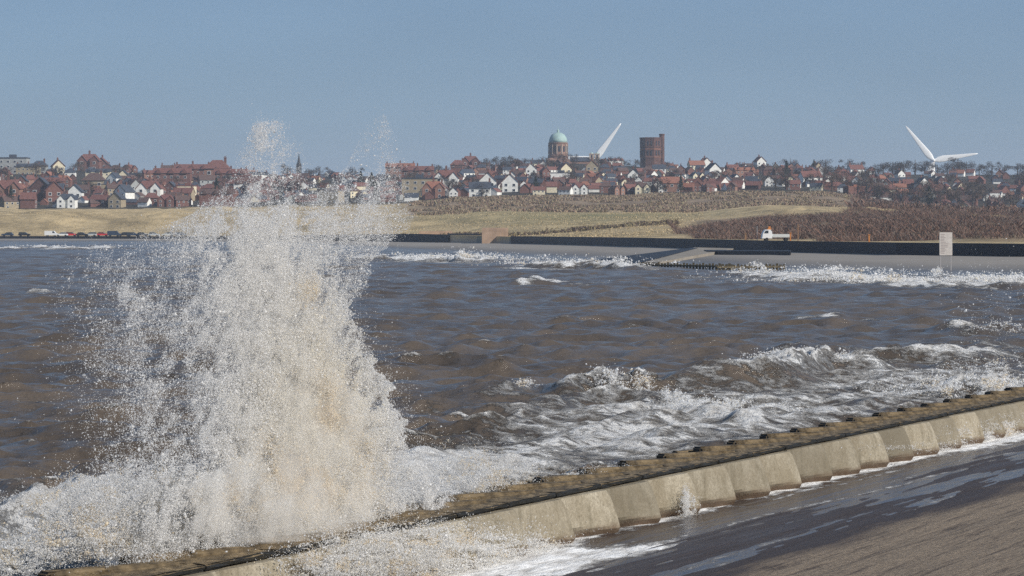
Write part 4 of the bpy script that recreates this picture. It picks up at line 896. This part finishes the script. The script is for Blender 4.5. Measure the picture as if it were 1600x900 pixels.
ZT = 2050.; gT = PZ(268, ZT); t_ = empty('water_tower', (PX(1017, ZT), ZT, gT), R(14)); tag(t_, 'dark red brick water tower with taller stair turret on its right', 'water tower')
def zt(y): return PZ(y, ZT) - gT
TB = mat('tower_brick', (.115,.06,.048), .85, .2, (.5, .25)); TB2 = mat('tower_band', (.30,.14,.09), .85, .2)
mb = MB(); mb.lathe([(8.0, -6), (7.9, zt(246)), (8.15, zt(245.5)), (7.8, zt(232)), (8.1, zt(231)), (8.1, zt(218)), (8.4, zt(217)), (8.4, zt(215)), (7.9, zt(214.9))], 8); mb.build('shaft', TB, t_)
mb = MB(); mb.lathe([(8.30, zt(246.3)), (8.30, zt(245.3))], 8); mb.lathe([(8.25, zt(234)), (8.25, zt(232.6))], 8); mb.build('band', TB2, t_)
mb = MB(); mb.lathe([(1.9, -6), (1.9, zt(211)), (2.2, zt(210.9)), (2.2, zt(209.5)), (1.2, zt(209.2))], 8, 6.9, -4.0); mb.build('turret', TB, t_)
for k in range(8):
    a_ = 2*math.pi*(k+.5)/8
    for yy_ in (224, 239):
        for off in (-1.2, 1.2):
            mb = MB(); mb.box(-.45, .45, -.08, .08, -1.6, 1.6); ap_ = 7.62
            o = mb.build('window', PANE, t_, loc=(ap_*math.cos(a_) - off*math.sin(a_), ap_*math.sin(a_) + off*math.cos(a_), zt(yy_))); o.rotation_euler = (0, 0, a_ + math.pi/2)

ZP = 2160.; gP = PZ(272, ZP); t_ = empty('church_spire', (PX(467, ZP), ZP, gP)); tag(t_, 'thin dark church spire rising behind the spray', 'spire')
SPM = mat('dark_spire_stone', (.07,.07,.07), .8)
def zp(y): return PZ(y, ZP) - gP
mb = MB(); mb.box(-1.9, 1.9, -1.9, 1.9, -6, zp(262)); mb.build('tower', SPM, t_)
mb = MB(); mb.lathe([(1.8, zp(262)+.01), (1.2, zp(254)), (.5, zp(245)), (.08, zp(239))], 8); mb.build('steeple', SPM, t_)
for sx in (-1, 1):
    for sy in (-1, 1): mb = MB(); mb.lathe([(.35, 0), (.3, 1.5), (.05, 3.2)], 6); mb.build('pinnacle', SPM, t_, loc=(sx*1.6, sy*1.6, zp(262)+.02))

# wind turbines
WT = mat('turbine_white', (.88, .88, .86), .4, .4)
def blade_mesh():
    L = 49.3; st = [(0, 1.0, .9, 0), (2, 1.05, .9, 0), (6, 1.9, .6, .5), (11, 2.1, .42, .7), (22, 1.55, .3, .45), (36, 1.0, .2, .2), (46, .6, .12, .05), (L, .15, .05, 0)]; Vt = []; Fs = []; n_ = 10
    for (r_, c, th, off) in st:
        for k in range(n_): a_ = 2*math.pi*k/n_; Vt.append((r_, th*math.sin(a_), off*.6 + 1.75*c*math.cos(a_)))
    for j in range(len(st)-1):
        for k in range(n_): Fs.append((j*n_+k, j*n_+(k+1) % n_, (j+1)*n_+(k+1) % n_, (j+1)*n_+k))
    Fs.append(tuple(range(n_))[::-1]); Fs.append(tuple((len(st)-1)*n_+k for k in range(n_)))
    me = bpy.data.meshes.new('blade'); me.from_pydata(Vt, [], Fs); me.materials.append(WT); me.polygons.foreach_set('use_smooth', np.ones(len(me.polygons), bool)); return me
BLM = blade_mesh()
def turbine(px, py, a0, label):
    Zt_ = 3200.; hz = PZ(py, Zt_); t = empty('wind_turbine', (PX(px, Zt_), Zt_, 0)); tag(t, label, 'wind turbine', 'wind turbines beyond the hill')
    mb = MB(); mb.lathe([(2.8, -4), (2.5, hz*.5), (2.0, hz-1.6)], 20); mb.build('tower', WT, t, smooth=True)
    mb = MB(); mb.box(-1.9, 1.9, -2.5, 8, hz-1.59, hz+2.2); mb.build('nacelle', WT, t)
    n_ = 14; mb = MB(); Vt = []
    pr = [(1.9, -2.6), (2.0, -4.0), (1.5, -5.4), (.5, -6.2)]
    for r_, y_ in pr:
        for k in range(n_): Vt.append((r_*math.cos(6.2832*k/n_), y_, hz + r_*math.sin(6.2832*k/n_)))
    mb.add(Vt, [(j*n_+k, j*n_+(k+1) % n_, (j+1)*n_+(k+1) % n_, (j+1)*n_+k) for j in range(3) for k in range(n_)] + [tuple(range(n_)), tuple(3*n_+k for k in range(n_))[::-1]]); hb = mb.build('hub', WT, t)
    for k in range(3):
        o = bpy.data.objects.new('blade', BLM); COL.objects.link(o); o.parent = hb; o.location = (0, -4.2, hz); o.rotation_euler = (0, -R(a0 + 120*k), 0)
turbine(1458, 251, 9, 'white wind turbine at right with two blades clear of the trees')
turbine(930, 250, 55, 'white wind turbine mostly hidden behind the domed church, one blade up')

# ------------------------------------------------------------------ haze
HAZE = True
if HAZE:
    m = bpy.data.materials.new('thin_sea_haze'); m.use_nodes = True; n = m.node_tree.nodes; l = m.node_tree.links; n.remove(n['Principled BSDF'])
    v = n.new('ShaderNodeVolumePrincipled'); v.inputs['Color'].default_value = (.75, .85, 1, 1); v.inputs['Density'].default_value = 0.00011; v.inputs['Anisotropy'].default_value = 0.2
    l.new(v.outputs[0], n['Material Output'].inputs['Volume'])
    mb = MB(); mb.box(-7050, 7050, -1550, 12050, -5, 160); o = mb.build('haze', m); tag(o, 'thin bluish sea haze over the bay and town', 'haze', kind='stuff')
